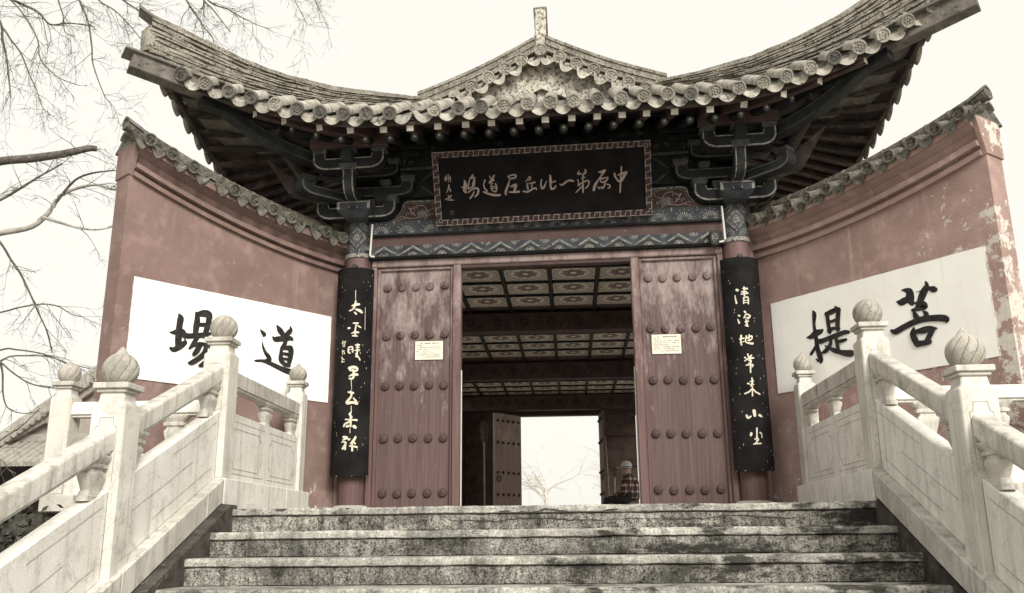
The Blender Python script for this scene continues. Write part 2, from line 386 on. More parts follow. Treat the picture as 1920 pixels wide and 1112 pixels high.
def thing(name, label, cat, loc=(0, 0, 0), group=None):
    return tag(link(name, None, None, Matrix.Translation(Vector(loc))), label, cat, group)
def T(*p): return Matrix.Translation(Vector(p))
def RX(a): return Matrix.Rotation(a, 4, 'X')
def RY(a): return Matrix.Rotation(a, 4, 'Y')
def RZ(a): return Matrix.Rotation(a, 4, 'Z')
def smoothpath(pts, k=5):
    """Catmull-Rom through tuples of any length"""
    out = []; n = len(pts)
    for i in range(n-1):
        p0, p1, p2, p3 = pts[max(i-1, 0)], pts[i], pts[i+1], pts[min(i+2, n-1)]
        for j in range(k):
            t = j/k
            out.append(tuple(.5*((2*b)+(-a+c)*t+(2*a-5*b+4*c-d)*t*t+(-a+3*b-3*c+d)*t**3) for a, b, c, d in zip(p0, p1, p2, p3)))
    out.append(tuple(pts[-1])); return out
def write(name, chars, mat, parent, fmap):
    for ch in chars:
        mb = MB()
        for i, st in enumerate(ch):
            p = smoothpath([(st[k]/1000, st[k+1]/1000, st[k+2]/1000) for k in range(0, len(st), 3)], 5)
            mb.ribbon([(q[0], q[1]) for q in p], [max(.0008, q[2]) for q in p], fmap, .0008*(i+1))
        part(name, mb, mat, parent, smooth=0)
def lean(p):
    """the old timber frame has settled: the upper storey climbs a little to the right"""
    return Vector((p[0], p[1], p[2]+.0135*max(0.0, p[2]-1.35)*p[0]))
def leaned(mb): mb.v = [lean(v) for v in mb.v]; return mb

# ------------------------------------------------------------------ lettering and branch data
# brush strokes: x, z, half-width in millimetres along each stroke
INK_LEFT = [
  [[1572,1646,12,1557,1619,30,1560,1564,29,1562,1504,30,1560,1440,31,1560,1387,27],[1644,1483,4,1613,1485,16,1581,1493,25,1531,1504,27,1509,1481,19],[1620,1349,15,1592,1342,22,1547,1373,27,1511,1405,25,1492,1418,14,1503,1441,8],[1418,1687,14,1405,1634,27,1410,1562,29,1413,1496,22],[1409,1677,20,1352,1696,31,1305,1696,32,1290,1670,26],[1297,1680,28,1301,1613,27,1318,1538,26,1326,1498,23],[1390,1590,17,1338,1598,18,1314,1600,17],[1512,1477,26,1472,1478,23,1410,1491,22,1330,1509,23,1279,1528,13,1226,1536,6],[1386,1483,17,1414,1441,19,1436,1400,17,1457,1372,10],[1425,1401,12,1381,1422,16,1335,1428,16,1282,1423,17,1257,1410,23,1250,1362,24,1277,1298,25,1320,1254,23,1351,1239,14],[1368,1410,25,1387,1364,25,1413,1328,18],[1309,1402,20,1322,1346,25,1370,1296,23,1424,1256,22,1454,1249,10]],
  [[786,1647,4,760,1622,18,739,1605,21,752,1586,6],[758,1539,3,745,1492,11,717,1442,17,681,1408,22,663,1381,18,659,1367,6],[825,1354,4,809,1354,11,750,1362,14,694,1358,20,609,1335,22,523,1312,25,437,1298,29,373,1296,30,315,1306,14],[707,1378,9,669,1386,18],[615,1712,6,587,1679,27,551,1645,27,521,1630,16],[469,1724,7,464,1689,22,494,1654,24,532,1613,16],[652,1597,8,626,1581,24,570,1592,26,514,1606,27,462,1614,21,444,1607,16],[513,1586,21,522,1550,21,549,1526,11],[556,1505,13,555,1455,21,555,1401,24,533,1370,16],[553,1505,19,502,1518,20,456,1519,27,438,1507,16],[450,1495,30,454,1430,26,470,1363,22],[539,1379,19,504,1359,19,457,1355,13],[539,1460,13,464,1458,15],[535,1411,12,461,1414,12]],
]
INK_RIGHT = [
  [[478,1754,6,490,1714,24,479,1635,17,480,1566,19,486,1496,22,488,1427,22,500,1357,26,516,1293,24,503,1269,7],[465,1315,5,486,1292,13],[386,1523,4,438,1522,25,487,1542,31,542,1548,23,560,1556,15],[420,1368,16,458,1404,17,489,1439,15],[618,1707,9,629,1662,20,631,1593,19,639,1524,18],[616,1693,17,660,1698,24,714,1707,23,758,1697,18],[718,1740,7,735,1719,18],[752,1704,23,738,1640,24,727,1574,23,725,1530,19],[643,1614,13,716,1619,15],[635,1542,23,682,1550,15,738,1536,15],[509,1463,22,552,1461,23,620,1471,21,706,1483,23,785,1493,21,832,1487,15],[697,1462,15,704,1411,19,710,1354,18],[719,1425,15,757,1424,17,799,1427,13],[641,1456,12,640,1423,19,617,1393,21,581,1366,21,536,1354,9],[580,1411,6,604,1390,15],[616,1388,12,665,1357,21,726,1329,22,787,1308,28,837,1299,29,880,1297,12]],
  [[1371,1739,5,1411,1727,21,1436,1704,33,1435,1651,39,1446,1613,24],[1318,1651,9,1354,1639,29,1406,1646,27,1452,1612,12],[1588,1756,9,1593,1725,20,1566,1685,32,1536,1640,32,1512,1599,26,1488,1563,21],[1610,1698,17,1644,1682,26,1661,1675,20],[1494,1693,2,1543,1691,6,1580,1694,12],[1475,1604,9,1523,1591,29,1561,1559,23,1505,1554,21,1444,1553,12],[1454,1536,12,1467,1498,24,1482,1472,23],[1538,1521,9,1559,1496,22,1549,1470,20],[1236,1422,12,1273,1406,25,1352,1429,25,1442,1451,25,1529,1460,26,1612,1451,26,1687,1436,28,1725,1417,24,1716,1396,8],[1438,1400,12,1424,1362,25,1435,1309,28,1454,1265,23],[1444,1370,15,1505,1370,26,1571,1371,26,1630,1363,9],[1593,1358,26,1571,1323,23,1545,1288,23,1526,1263,17],[1449,1272,26,1503,1268,23,1557,1269,23]],
]
INK_PLAQUE = [
  [[-930,114,4,-932,76,4],[-914,132,4,-920,80,4],[-896,141,3,-899,64,3],[-883,121,4,-879,68,4],[-936,100,3,-875,101,3],[-896,38,6,-903,12,6,-920,-26,4,-931,-40,2],[-903,12,4,-885,-13,6,-891,-27,4],[-913,-60,4,-909,-84,4,-945,-102,3],[-879,-62,4,-895,-90,4,-882,-105,4],[-921,-108,4,-887,-110,4,-858,-111,3],[-893,-66,3,-916,-103,3]],
  [[-743,70,7,-739,22,19,-749,-16,17,-741,-40,12],[-781,8,3,-743,8,5],[-688,96,5,-704,44,6,-715,-13,6],[-658,123,6,-679,91,10,-645,94,7,-663,42,7,-670,4,7],[-646,70,6,-655,17,6,-695,-4,7,-715,-13,6],[-717,-46,6,-686,-24,7,-637,-8,9,-616,-23,9,-626,-66,9,-652,-89,7],[-658,-40,5,-675,-73,7,-701,-103,7]],
  [[-545,64,7,-560,27,5,-555,-12,7,-532,-42,9],[-567,-47,7,-524,-67,10,-467,-84,11,-409,-87,9],[-499,100,5,-491,76,6],[-456,102,9,-477,70,7,-503,38,9],[-463,60,10,-498,42,7,-475,27,6],[-490,13,7,-486,-30,8],[-446,25,6,-438,-9,8,-448,-51,7,-479,-43,6],[-481,-2,4,-452,-3,4],[-478,-21,4,-453,-17,4]],
  [[-322,85,7,-287,98,7,-249,96,9,-255,72,8,-304,65,7,-320,80,5],[-309,51,5,-326,4,9,-349,-47,11,-353,-81,11],[-308,-11,4,-284,-8,12,-249,5,10,-261,-33,12,-272,-56,7],[-316,-63,7,-272,-66,8,-224,-63,11]],
  [[-115,74,6,-141,42,5,-156,33,4],[-111,69,7,-107,50,6,-127,37,5],[-143,13,6,-140,-20,9,-136,-44,7],[-124,8,6,-95,11,7,-70,17,9],[-95,6,6,-101,-27,6],[-181,-63,8,-147,-70,9,-118,-60,8,-88,-42,8,-61,-39,7,-55,-53,5]],
  [[-1,39,6,-10,1,7,-3,-42,10,19,-34,9,36,4,5,44,18,6],[82,75,7,85,30,12,82,-27,10,93,-57,9,122,-44,8,133,-25,5],[96,5,5,130,18,7]],
  [[172,-13,5,195,-22,8,230,3,10,269,17,10,302,8,8]],
  [[359,100,5,348,72,7,377,76,7],[421,111,7,422,87,9,395,60,7,399,41,6,379,33,4,413,38,6],[394,32,5,393,-35,7,390,-106,7],[345,20,6,351,-9,5,348,-37,7],[348,-37,6,387,-11,7,436,6,7,452,-9,7,438,-47,6,413,-67,5],[386,-44,6,356,-71,6,321,-102,4]],
  [[548,83,5,572,79,12,611,96,7,591,68,7,561,32,7,536,0,8,505,-46,13,494,-88,11],[555,13,6,598,21,7,632,24,7,611,-9,8,568,-16,7,560,4,5],[601,-22,7,595,-55,7,575,-73,8,567,-59,5],[538,-62,7,551,-77,6],[615,-37,5,648,-49,6,647,-72,6,628,-76,5]],
  [[764,120,6,762,73,7,755,17,9,751,-40,7,743,-125,6],[697,60,9,703,29,9,726,-10,8],[728,42,5,771,54,12,814,66,8,789,34,12,764,-7,12,735,-20,7]],
]
INK_COUPLET_L = [
  [[-5,1953,5,28,1964,12,61,1970,11],[30,2002,6,24,1960,11,7,1923,8,-26,1904,6],[33,1918,8,71,1906,14,90,1890,10],[23,1888,7,38,1873,9],[26,2105,3,28,2006,2]],
  [[16,1783,7,56,1784,9],[42,1775,6,36,1726,7,33,1696,7,38,1659,9],[-31,1735,10,-18,1736,10],[57,1759,6,83,1744,7],[1,1682,4,33,1696,9,63,1692,9],[13,1660,7,53,1657,7],[121,1942,2,125,1724,2]],
  [[-24,1542,7,-22,1505,9,-7,1493,7],[-20,1549,7,13,1552,7,18,1504,7],[-16,1527,4,14,1527,4],[42,1570,6,78,1573,7],[50,1547,6,75,1550,6],[40,1518,6,80,1524,6],[60,1580,6,61,1510,7,53,1466,7],[48,1488,6,71,1458,6,87,1428,6],[45,1459,4,71,1455,6]],
  [[-9,1350,13,31,1360,13,64,1348,12,54,1323,9,-1,1331,9],[30,1335,9,36,1292,12,29,1254,9,-2,1251,9],[-6,1274,5,32,1289,12,67,1288,12],[14,1239,3,22,1146,2]],
  [[-8,1124,8,34,1115,11],[14,1131,8,20,1085,9,-20,1024,14,34,1027,12,72,1019,14],[40,1069,6,64,1038,11],[23,993,3,25,948,3]],
  [[25,940,6,11,917,11],[19,910,9,24,864,9,23,804,9],[-26,869,6,78,863,9],[31,894,8,9,849,8,-28,827,9,-39,805,8],[-10,805,11,2,808,11],[54,805,14,66,796,14],[20,782,3,21,744,3]],
  [[-39,708,11,-4,700,11,-42,681,8],[-52,663,6,-14,655,9,-42,603,11],[-14,647,6,-19,595,8],[12,684,10,20,688,8],[72,710,8,61,684,11,32,647,8],[47,669,8,70,646,8],[22,625,6,86,616,9],[43,669,6,46,583,9]],
  [[-96,1595,4,-52,1609,4],[-85,1617,4,-79,1558,4],[-59,1609,4,-65,1557,4],[-89,1513,4,-63,1520,4],[-82,1528,4,-80,1484,4],[-67,1513,4,-58,1487,4],[-86,1451,4,-60,1432,4],[-88,1410,4,-59,1413,4],[-79,1454,4,-81,1417,4]],
]
INK_COUPLET_R = [
  [[-58,2016,12,-51,2012,12],[-78,1965,4,-74,1920,7,-69,1890,9],[-2,2026,6,37,2025,9],[9,2040,7,7,1955,7],[-15,1993,7,27,1995,7],[-20,1971,6,40,1980,7],[-1,1940,6,-6,1881,6],[2,1937,6,37,1939,6,36,1877,6],[0,1911,4,35,1910,4],[-2,1889,4,33,1888,4]],
  [[-58,1769,9,-51,1767,9],[-69,1736,4,-58,1699,9],[-2,1804,9,3,1796,9],[-16,1742,4,11,1778,6,45,1762,7,22,1734,6],[-12,1745,4,37,1748,5],[4,1727,6,10,1668,10],[-8,1705,4,24,1712,6],[-7,1672,6,17,1664,6]],
  [[-49,1579,9,-56,1532,7,-52,1492,7],[-65,1547,6,-26,1553,6],[-64,1510,4,-22,1524,4],[-4,1574,6,-12,1516,6,39,1501,10,50,1504,9],[-6,1549,6,45,1573,6,39,1540,6,7,1530,5],[21,1581,6,17,1523,5]],
  [[-4,1402,7,3,1376,7],[-33,1373,7,-25,1368,7],[29,1392,7,6,1363,7],[-37,1339,4,-3,1359,7,47,1367,7],[0,1342,5,21,1342,6,12,1316,5,-6,1317,4],[-24,1300,6,34,1303,7,24,1282,5],[15,1350,7,8,1232,6]],
  [[-22,1132,8,-14,1130,7],[17,1181,7,18,1139,8,3,1106,6],[-2,1148,4,31,1156,5],[-4,1123,4,29,1122,5],[-55,1040,7,-17,1056,7,13,1081,6,40,1055,7,79,1034,7],[15,1106,5,9,1018,6]],
  [[14,882,15,17,840,13],[-54,842,10,-43,821,11,-18,833,7],[60,844,11,76,835,10]],
  [[27,726,7,17,596,6],[-25,682,10,-30,665,10],[52,688,6,64,680,6],[67,676,4,66,643,4],[-1,628,5,24,640,5,31,620,5,5,596,5],[-12,586,6,53,591,6]],
]
# branches of the tree at the left: x, y, z, radius per joint
LIMBS = [
  [-6.72,0.2,3.59,0.0747,-6.22,0.24,3.7,0.0634,-5.9,0.28,3.8,0.0521,-5.57,0.32,3.84,0.0523,-5.24,0.36,3.9,0.0466,-5.0,0.4,3.97,0.041,-4.92,0.44,3.98,0.0352],
  [-6.88,0.6,2.85,0.0704,-6.39,0.64,3.04,0.0649,-6.06,0.68,3.12,0.0592,-5.72,0.72,3.2,0.0475,-5.56,0.76,3.4,0.0419,-5.51,0.8,3.57,0.0362,-5.36,0.84,3.68,0.0303,-5.13,0.88,3.74,0.0244,-4.93,0.92,3.69,0.0183,-4.67,0.96,3.73,0.0122],
  [-6.45,0.0,2.88,0.0331,-6.0,0.04,3.12,0.0278,-5.7,0.08,3.27,0.0224,-5.51,0.12,3.42,0.0225,-5.35,0.16,3.56,0.017,-5.15,0.2,3.71,0.0143],
  [-5.54,0.6,3.26,0.0294,-5.31,0.64,3.19,0.0206,-5.15,0.68,3.15,0.0177,-4.95,0.72,3.14,0.013,-4.71,0.76,3.21,0.0095],
  [-5.41,0.6,3.43,0.0236,-5.25,0.64,3.7,0.0179,-5.07,0.68,3.8,0.0144,-4.84,0.72,3.84,0.0108],
  [-6.21,0.3,3.34,0.023,-5.81,0.34,2.89,0.0193,-5.7,0.38,2.72,0.0182,-5.59,0.42,2.56,0.017,-5.47,0.46,2.33,0.0147,-5.37,0.5,2.12,0.0124,-5.29,0.54,1.95,0.0113,-5.23,0.58,1.73,0.009],
  [-6.13,0.3,2.04,0.0166,-5.7,0.34,2.12,0.0122,-5.52,0.38,2.18,0.0112,-5.31,0.42,2.22,0.0101,-5.15,0.46,2.2,0.009,-5.02,0.5,2.12,0.0073,-4.91,0.54,2.1,0.0056],
  [-6.24,0.4,1.55,0.0194,-5.71,0.44,1.74,0.0139,-5.57,0.48,1.75,0.0128,-5.35,0.52,1.72,0.0112,-5.22,0.56,1.68,0.0101,-5.04,0.6,1.61,0.009,-4.82,0.64,1.56,0.0067],
  [-6.15,0.4,1.39,0.022,-5.7,0.44,1.62,0.0155,-5.61,0.48,1.68,0.0123,-5.44,0.52,1.69,0.0112,-5.22,0.56,1.69,0.009],
  [-5.67,0.4,1.61,0.0144,-5.53,0.44,1.49,0.0127,-5.37,0.48,1.39,0.011,-5.19,0.52,1.35,0.01,-5.01,0.56,1.34,0.0078],
  [-5.67,0.4,1.61,0.0166,-5.65,0.44,1.49,0.0133,-5.64,0.48,1.28,0.011,-5.59,0.52,1.14,0.0094,-5.44,0.56,1.09,0.0072,-5.3,0.6,1.12,0.0055],
  [-5.38,-0.5,0.35,0.0144,-5.0,-0.46,0.7,0.0097,-4.84,-0.42,0.83,0.0079,-4.71,-0.38,1.0,0.005],
  [-5.26,-0.5,0.58,0.0097,-4.98,-0.46,0.53,0.0078,-4.91,-0.42,0.44,0.0063,-4.86,-0.38,0.41,0.0049],
  [-6.98,0.2,6.35,0.0432,-6.38,0.16,5.94,0.0303,-5.91,0.12,5.68,0.0215,-5.58,0.08,5.49,0.0178,-5.39,0.04,5.3,0.0141,-5.15,0.0,5.28,0.0105,-4.85,-0.04,5.2,0.0075],
  [-5.67,0.5,6.78,0.0318,-5.44,0.46,6.16,0.0212,-5.33,0.42,5.85,0.0172,-5.17,0.38,5.54,0.0146,-5.06,0.34,5.17,0.012,-5.0,0.3,4.94,0.0101,-4.81,0.26,4.54,0.007,-4.69,0.22,4.4,0.0058],
  [-6.49,0.1,6.11,0.0242,-5.9,0.06,5.64,0.0143,-5.66,0.02,5.37,0.0117,-5.47,-0.02,5.08,0.0104,-5.38,-0.06,4.82,0.0092,-5.13,-0.1,4.57,0.0079,-4.86,-0.14,4.44,0.0056],
  [-6.36,-0.2,5.76,0.0292,-5.77,-0.24,5.15,0.0171,-5.59,-0.28,4.93,0.0135,-5.43,-0.32,4.74,0.0112,-5.28,-0.36,4.47,0.0088,-5.15,-0.4,4.26,0.0071,-5.04,-0.44,4.05,0.0054,-4.92,-0.48,3.94,0.0048],
  [-5.99,1.0,7.17,0.0268,-5.62,0.96,6.51,0.0171,-5.39,0.92,6.17,0.0143,-5.15,0.88,5.99,0.0116,-4.91,0.84,5.74,0.0089,-4.74,0.8,5.53,0.0063],
  [-5.78,1.0,7.16,0.0268,-5.35,0.96,6.49,0.0171,-5.09,0.92,6.16,0.0156,-4.84,0.88,5.97,0.0128,-4.62,0.84,5.76,0.0089,-4.22,0.8,5.47,0.0056],
  [-4.85,1.2,7.25,0.0272,-4.57,1.16,6.59,0.0167,-4.39,1.12,6.25,0.0145,-4.29,1.08,6.1,0.0131,-4.1,1.04,5.81,0.011,-3.96,1.0,5.63,0.0083,-3.9,0.96,5.33,0.0057],
  [-4.64,1.2,7.24,0.0271,-4.36,1.16,6.58,0.0173,-4.17,1.12,6.24,0.0158,-4.03,1.08,6.08,0.013,-3.77,1.04,5.73,0.0077],
  [-4.81,1.4,7.4,0.0277,-4.38,1.36,6.64,0.0163,-4.18,1.32,6.34,0.0134,-3.92,1.28,6.2,0.0113,-3.75,1.24,6.07,0.0092,-3.52,1.2,5.92,0.0065,-3.35,1.16,5.83,0.0059],
  [-3.75,1.4,7.34,0.0206,-3.27,1.36,6.58,0.0108,-3.1,1.32,6.32,0.008,-2.91,1.28,5.95,0.0059],
  [-3.54,1.4,7.32,0.0206,-2.97,1.36,6.56,0.0094,-2.84,1.32,6.3,0.0073,-2.75,1.28,6.11,0.0059],
  [-6.25,0.0,5.76,0.0297,-5.91,-0.04,5.3,0.0204,-5.83,-0.08,5.08,0.0173,-5.72,-0.12,4.81,0.0137,-5.63,-0.16,4.53,0.0113,-5.55,-0.2,4.29,0.0078],
  [-5.85,0.6,6.42,0.0191,-5.67,0.56,5.95,0.0125,-5.56,0.52,5.71,0.0099,-5.49,0.48,5.48,0.0086,-5.34,0.44,5.39,0.0073],
]

# ------------------------------------------------------------------ ground and terrace
GZ = -1.715
tag(part('ground', MB().add([(-300, -60, GZ), (300, -60, GZ), (300, 500, GZ), (-300, 500, GZ)], [(0, 1, 2, 3)]), 'earth', smooth=0), kind='structure')
ter = MB(); ter.box(-9, 9, -1.98, 40, GZ, -.004); ter.box(-2.44, 2.44, -2.36, -1.98, GZ, -.004)
floor_in = None
ter_o = tag(part('terrace', ter, 'fill_plaster', smooth=0), kind='structure')
part('rear_paving', MB().box(-8.9, 8.9, 10.2, 39.9, -.003, .001), 'flagstone', ter_o, smooth=0)
for s in (-1, 1): part('side_paving', MB().box(*sorted((s*2.1, s*8.9)), .3, 10.19, -.003, .001), 'flagstone', ter_o, smooth=0)
# paving slabs of the landing in front of the gate
for i in range(7):
    for j in range(4):
        x0 = -2.13+i*.6086; y0 = -2.02+j*.5
        part('paving_slab', MB().box(x0+.006, x0+.6026, y0+.006, y0+.494, -.003, .002+rnd.uniform(0, .003)), 'flagstone', ter_o, smooth=0)

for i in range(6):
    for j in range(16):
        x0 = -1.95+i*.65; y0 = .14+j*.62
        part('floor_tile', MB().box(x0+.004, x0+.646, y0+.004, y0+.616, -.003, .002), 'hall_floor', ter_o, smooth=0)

# ------------------------------------------------------------------ the stair
TR, RS = .36, .155
stair = thing('stone_staircase', 'wide flight of stained granite steps leading up to the gate', 'stairs', (0, -4.4, GZ))
def rough_slab(x0, x1, y0, y1, z0, z1, seed, chip, nx=150):
    """stone bar with a worn, chipped front arris: profile swept along x with noise"""
    prof = [(y1, z1), (y0+.05, z1), (y0+.012, z1), (y0, z1-.012), (y0, (z0+z1)/2), (y0, z0+.006), (y0+.008, z0), (y1, z0)]
    mb = MB(); vs = []; fs = []; m = len(prof)
    for i in range(nx+1):
        x = x0+(x1-x0)*i/nx
        nz = noise.fractal(Vector((x*3.1, seed*9.7, 0)), 1.0, 2.0, 5)
        ch = max(0.0, noise.fractal(Vector((x*5.3, seed*3.3+4, 2)), .8, 2.1, 5)-.32)*chip
        for k, (y, z) in enumerate(prof):
            j = noise.noise(Vector((x*17, z*60, seed+k*1.7)))*.004
            if k in (1, 2, 3): vs.append((x, y+(ch*.8 if k > 1 else 0)+nz*.004+j*.5, z-(ch*.5 if k > 1 else 0)+nz*.005+j*.6))
            elif k in (4, 5, 6): vs.append((x, y+ch*.25+nz*.004+j, z+nz*.004+j*.5))
            else: vs.append((x, y, z))
    for i in range(nx):
        for k in range(m): fs.append((i*m+k, i*m+(k+1) % m, (i+1)*m+(k+1) % m, (i+1)*m+k))
    fs += [list(range(m))[::-1], [nx*m+k for k in range(m)]]
    return mb.add(vs, fs)
for k in range(11):
    y = -2.38-TR*k; z = -RS*k
    xl, xr = -2.085+rnd.uniform(-.012, .008), 2.155+rnd.uniform(-.008, .004)
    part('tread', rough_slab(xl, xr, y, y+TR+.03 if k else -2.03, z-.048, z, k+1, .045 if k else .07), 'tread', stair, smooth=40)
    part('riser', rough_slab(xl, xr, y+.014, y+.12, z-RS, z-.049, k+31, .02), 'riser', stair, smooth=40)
crk = MB()
for p in (smoothpath([(-.62, -.088), (-.3, -.096), (-.08, -.082), (.1, -.09), (.35, -.10), (.62, -.086), (.95, -.098), (1.25, -.082), (1.7, -.105)], 6), smoothpath([(-.28, -.035), (-.1, -.042), (.05, -.03), (.25, -.046), (.5, -.036)], 6)):
    crk.ribbon([(q[0], q[1]+rnd.uniform(-.006, .006)) for q in p], [rnd.uniform(.001, .0055) for q in p], lambda x, z, o: (x, -2.371-o if z < -.05 else -2.3885, z), 0, False)
part('crack', crk, 'iron', stair, smooth=0, kind='stuff')
part('landing_core', MB().box(-2.16, 2.16, -2.27, -1.985, -.9, -.06), 'fill_plaster', stair, smooth=0)
# crack filler along the left side: mortar wedge between steps and ramp stone
SL = .425                                                    # slope of the ramp stones
def slope_z(y, z0): return z0+SL*(y+2.385)
wedge = MB()
wedge.prism([(-2.30, .04), (-2.40, .04), (-6.3, .04+SL*-3.9), (-6.3, GZ), (-2.30, GZ)], lambda p: (-2.21, p[0], p[1]), lambda p: (-2.075, p[0], p[1]-.015))
part('mortar_wedge', wedge, 'fill_plaster', stair, smooth=0)
wedge = MB(); wedge.prism([(-2.30, .03), (-2.40, .03), (-6.3, .03+SL*-3.9), (-6.3, GZ), (-2.30, GZ)], lambda p: (2.15, p[0], p[1]-.02), lambda p: (2.21, p[0], p[1]))
part('mortar_wedge', wedge, 'fill_plaster', stair, smooth=0)
def yz_slab(x0, x1, poly): return MB().prism(poly, lambda p: (x0, p[0], p[1]), lambda p: (x1, p[0], p[1]))
for s in (-1, 1):
    xi, xo = (s*2.14, s*2.46)
    a, b = min(xi, xo), max(xi, xo)
    # level kerb stones beside the landing
    for y0, y1 in ((-.35, -1.005), (-1.01, -2.388)):
        part('kerb_stone', yz_slab(a, b, [(y0, .0), (y0, .205), (y1, .205), (y1, .0)]), 'marble', stair, bevel=.006)
    # sloping ramp stones
    ys = (-2.392, -2.66, -3.72, -4.9, -6.25) if s < 0 else (-2.392, -3.9, -5.1, -6.25)
    for y0, y1 in zip(ys, ys[1:]):
        y1 += .003
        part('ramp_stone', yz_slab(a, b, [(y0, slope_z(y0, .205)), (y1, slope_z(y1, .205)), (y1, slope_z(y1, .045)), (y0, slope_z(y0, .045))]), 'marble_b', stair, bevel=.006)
    part('ramp_core', yz_slab(a+.03, b-.03, [(-.4, -.001), (-2.39, .0), (-6.2, slope_z(-6.2, .04)), (-6.2, GZ), (-.4, GZ)]), 'fill_plaster', stair, smooth=0)

# ------------------------------------------------------------------ marble balustrades
def finial_mesh(w, point):
    prof = [(.30, 0), (.36, .02), (.33, .055), (.40, .10), (.50, .22), (.555, .38), (.56, .52), (.53, .66), (.45, .80), (.33, .92), (.20, 1.0), (.10, 1.0+point*.6), (.02, 1.0+point)]
    nr = 10; mb = MB(); vs = []; fs = []; ang = []
    for k in range(nr):                                     # each lobe: narrow groove, then four wide faces
        for f_ in (0, .085, .3, .545, .79): ang.append(2*math.pi*(k+f_)/nr)
    n = len(ang)
    for r, z in prof:
        tw = z*1.1; deep = .045 if .08 < z < .99 else 0
        for k, th in enumerate(ang):
            q = r*w*(1-(deep if k % 5 == 0 else deep*.6 if k % 5 == 1 else 0)); vs.append((q*math.cos(th+tw), q*math.sin(th+tw), z*w))
    for i in range(len(prof)-1):
        for k in range(n): fs.append((i*n+k, i*n+(k+1) % n, (i+1)*n+(k+1) % n, (i+1)*n+k))
    fs += [list(range(n))[::-1], [(len(prof)-1)*n+k for k in range(n)]]
    return mb.add(vs, fs), [1 if (j % n) % 5 == 0 and 3*n <= j < 9*n else 0 for j in range(len(fs))]
FIN = {}
def finial(parent, x, y, z, w, point):
    key = (round(w, 3), point)
    if key not in FIN:
        mb, mi = finial_mesh(w, point); me = mesh('finial', mb, 'finial', 50, centre=False)[0]
        me.materials.append(M['finial_groove'])
        if len(me.polygons) == len(mi): me.polygons.foreach_set('material_index', mi)
        FIN[key] = me
    return inst('finial', FIN[key], parent, T(x, y, z)@RZ(rnd.uniform(0, 6)))
def post(parent, x, y, z0, z1, w, point=.16):
    """square post: shaft, rounded shoulder, neck; moulded cap and ribbed finial are its sub-parts. z1 = top of the cap"""
    h = w/2; mb = MB()
    pr = [(h, z0), (h, z1-.125), (h-.006, z1-.112), (h-.022, z1-.10), (h-.028, z1-.045)]
    vs = [(x+sx*q, y+sy*q, z) for q, z in pr for sx, sy in ((-1, -1), (1, -1), (1, 1), (-1, 1))]
    fs = [(i*4+k, i*4+(k+1) % 4, i*4+4+(k+1) % 4, i*4+4+k) for i in range(len(pr)-1) for k in range(4)]
    mb.add(vs, fs+[(3, 2, 1, 0), tuple(len(vs)-4+k for k in range(4))])
    p = part('post', mb, 'marble_post', parent, bevel=.007)
    cp = MB()
    for q, za, zb in ((h-.012, z1-.052, z1-.032), (h+.005, z1-.032, z1)):
        cp.box(x-q, x+q, y-q, y+q, za, zb)
    part('cap', cp, 'marble_b', p, bevel=.004)
    finial(p, x, y, z1-.003, w*.93, point)
    g = MB(); zt = z1-.19; q = h*.62                        # arched panel scratched into the faces
    arch = [(-q, zt-.34), (-q, zt-.05), (-q*.7, zt-.045), (-q*.62, zt), (q*.62, zt), (q*.7, zt-.045), (q, zt-.05), (q, zt-.34)]
    for k in range(len(arch)-1):
        g.ribbon([arch[k], arch[k+1]], [.0016]*2, lambda a, z, o: (x+a, y-h-.0012-o, z), .0003*(k % 2), False)
    if z1-z0 > .9: part('carved_line', g, 'groove', p, smooth=0)
    return p
def vase(parent, x, y, z0, z1, along, thick=.062, wide=.135):
    """lotus-vase baluster between panel and rail; 'along' 0 = run along y, 1 = along x"""
    h = z1-z0
    prof = [(.78, 0), (.80, .11), (.62, .13), (.58, .20), (.50, .24), (.60, .36), (.76, .52), (.78, .60), (.60, .66), (.60, .71), (.84, .73), (.86, .80), (.70, .82), (.95, .90), (1.1, .97), (1.08, 1.0)]
    mb = MB(); sx, sy = (wide, thick) if along else (thick, wide)
    mb.lathe([(r*.5, z*h) for r, z in prof], 24, (x, y, z0), sx*1.7, sy*1.7, fn=lambda th, z: 1/max(abs(math.cos(th)), abs(math.sin(th)))**.62)
    return part('vase_baluster', mb, 'marble_b', parent, smooth=50)
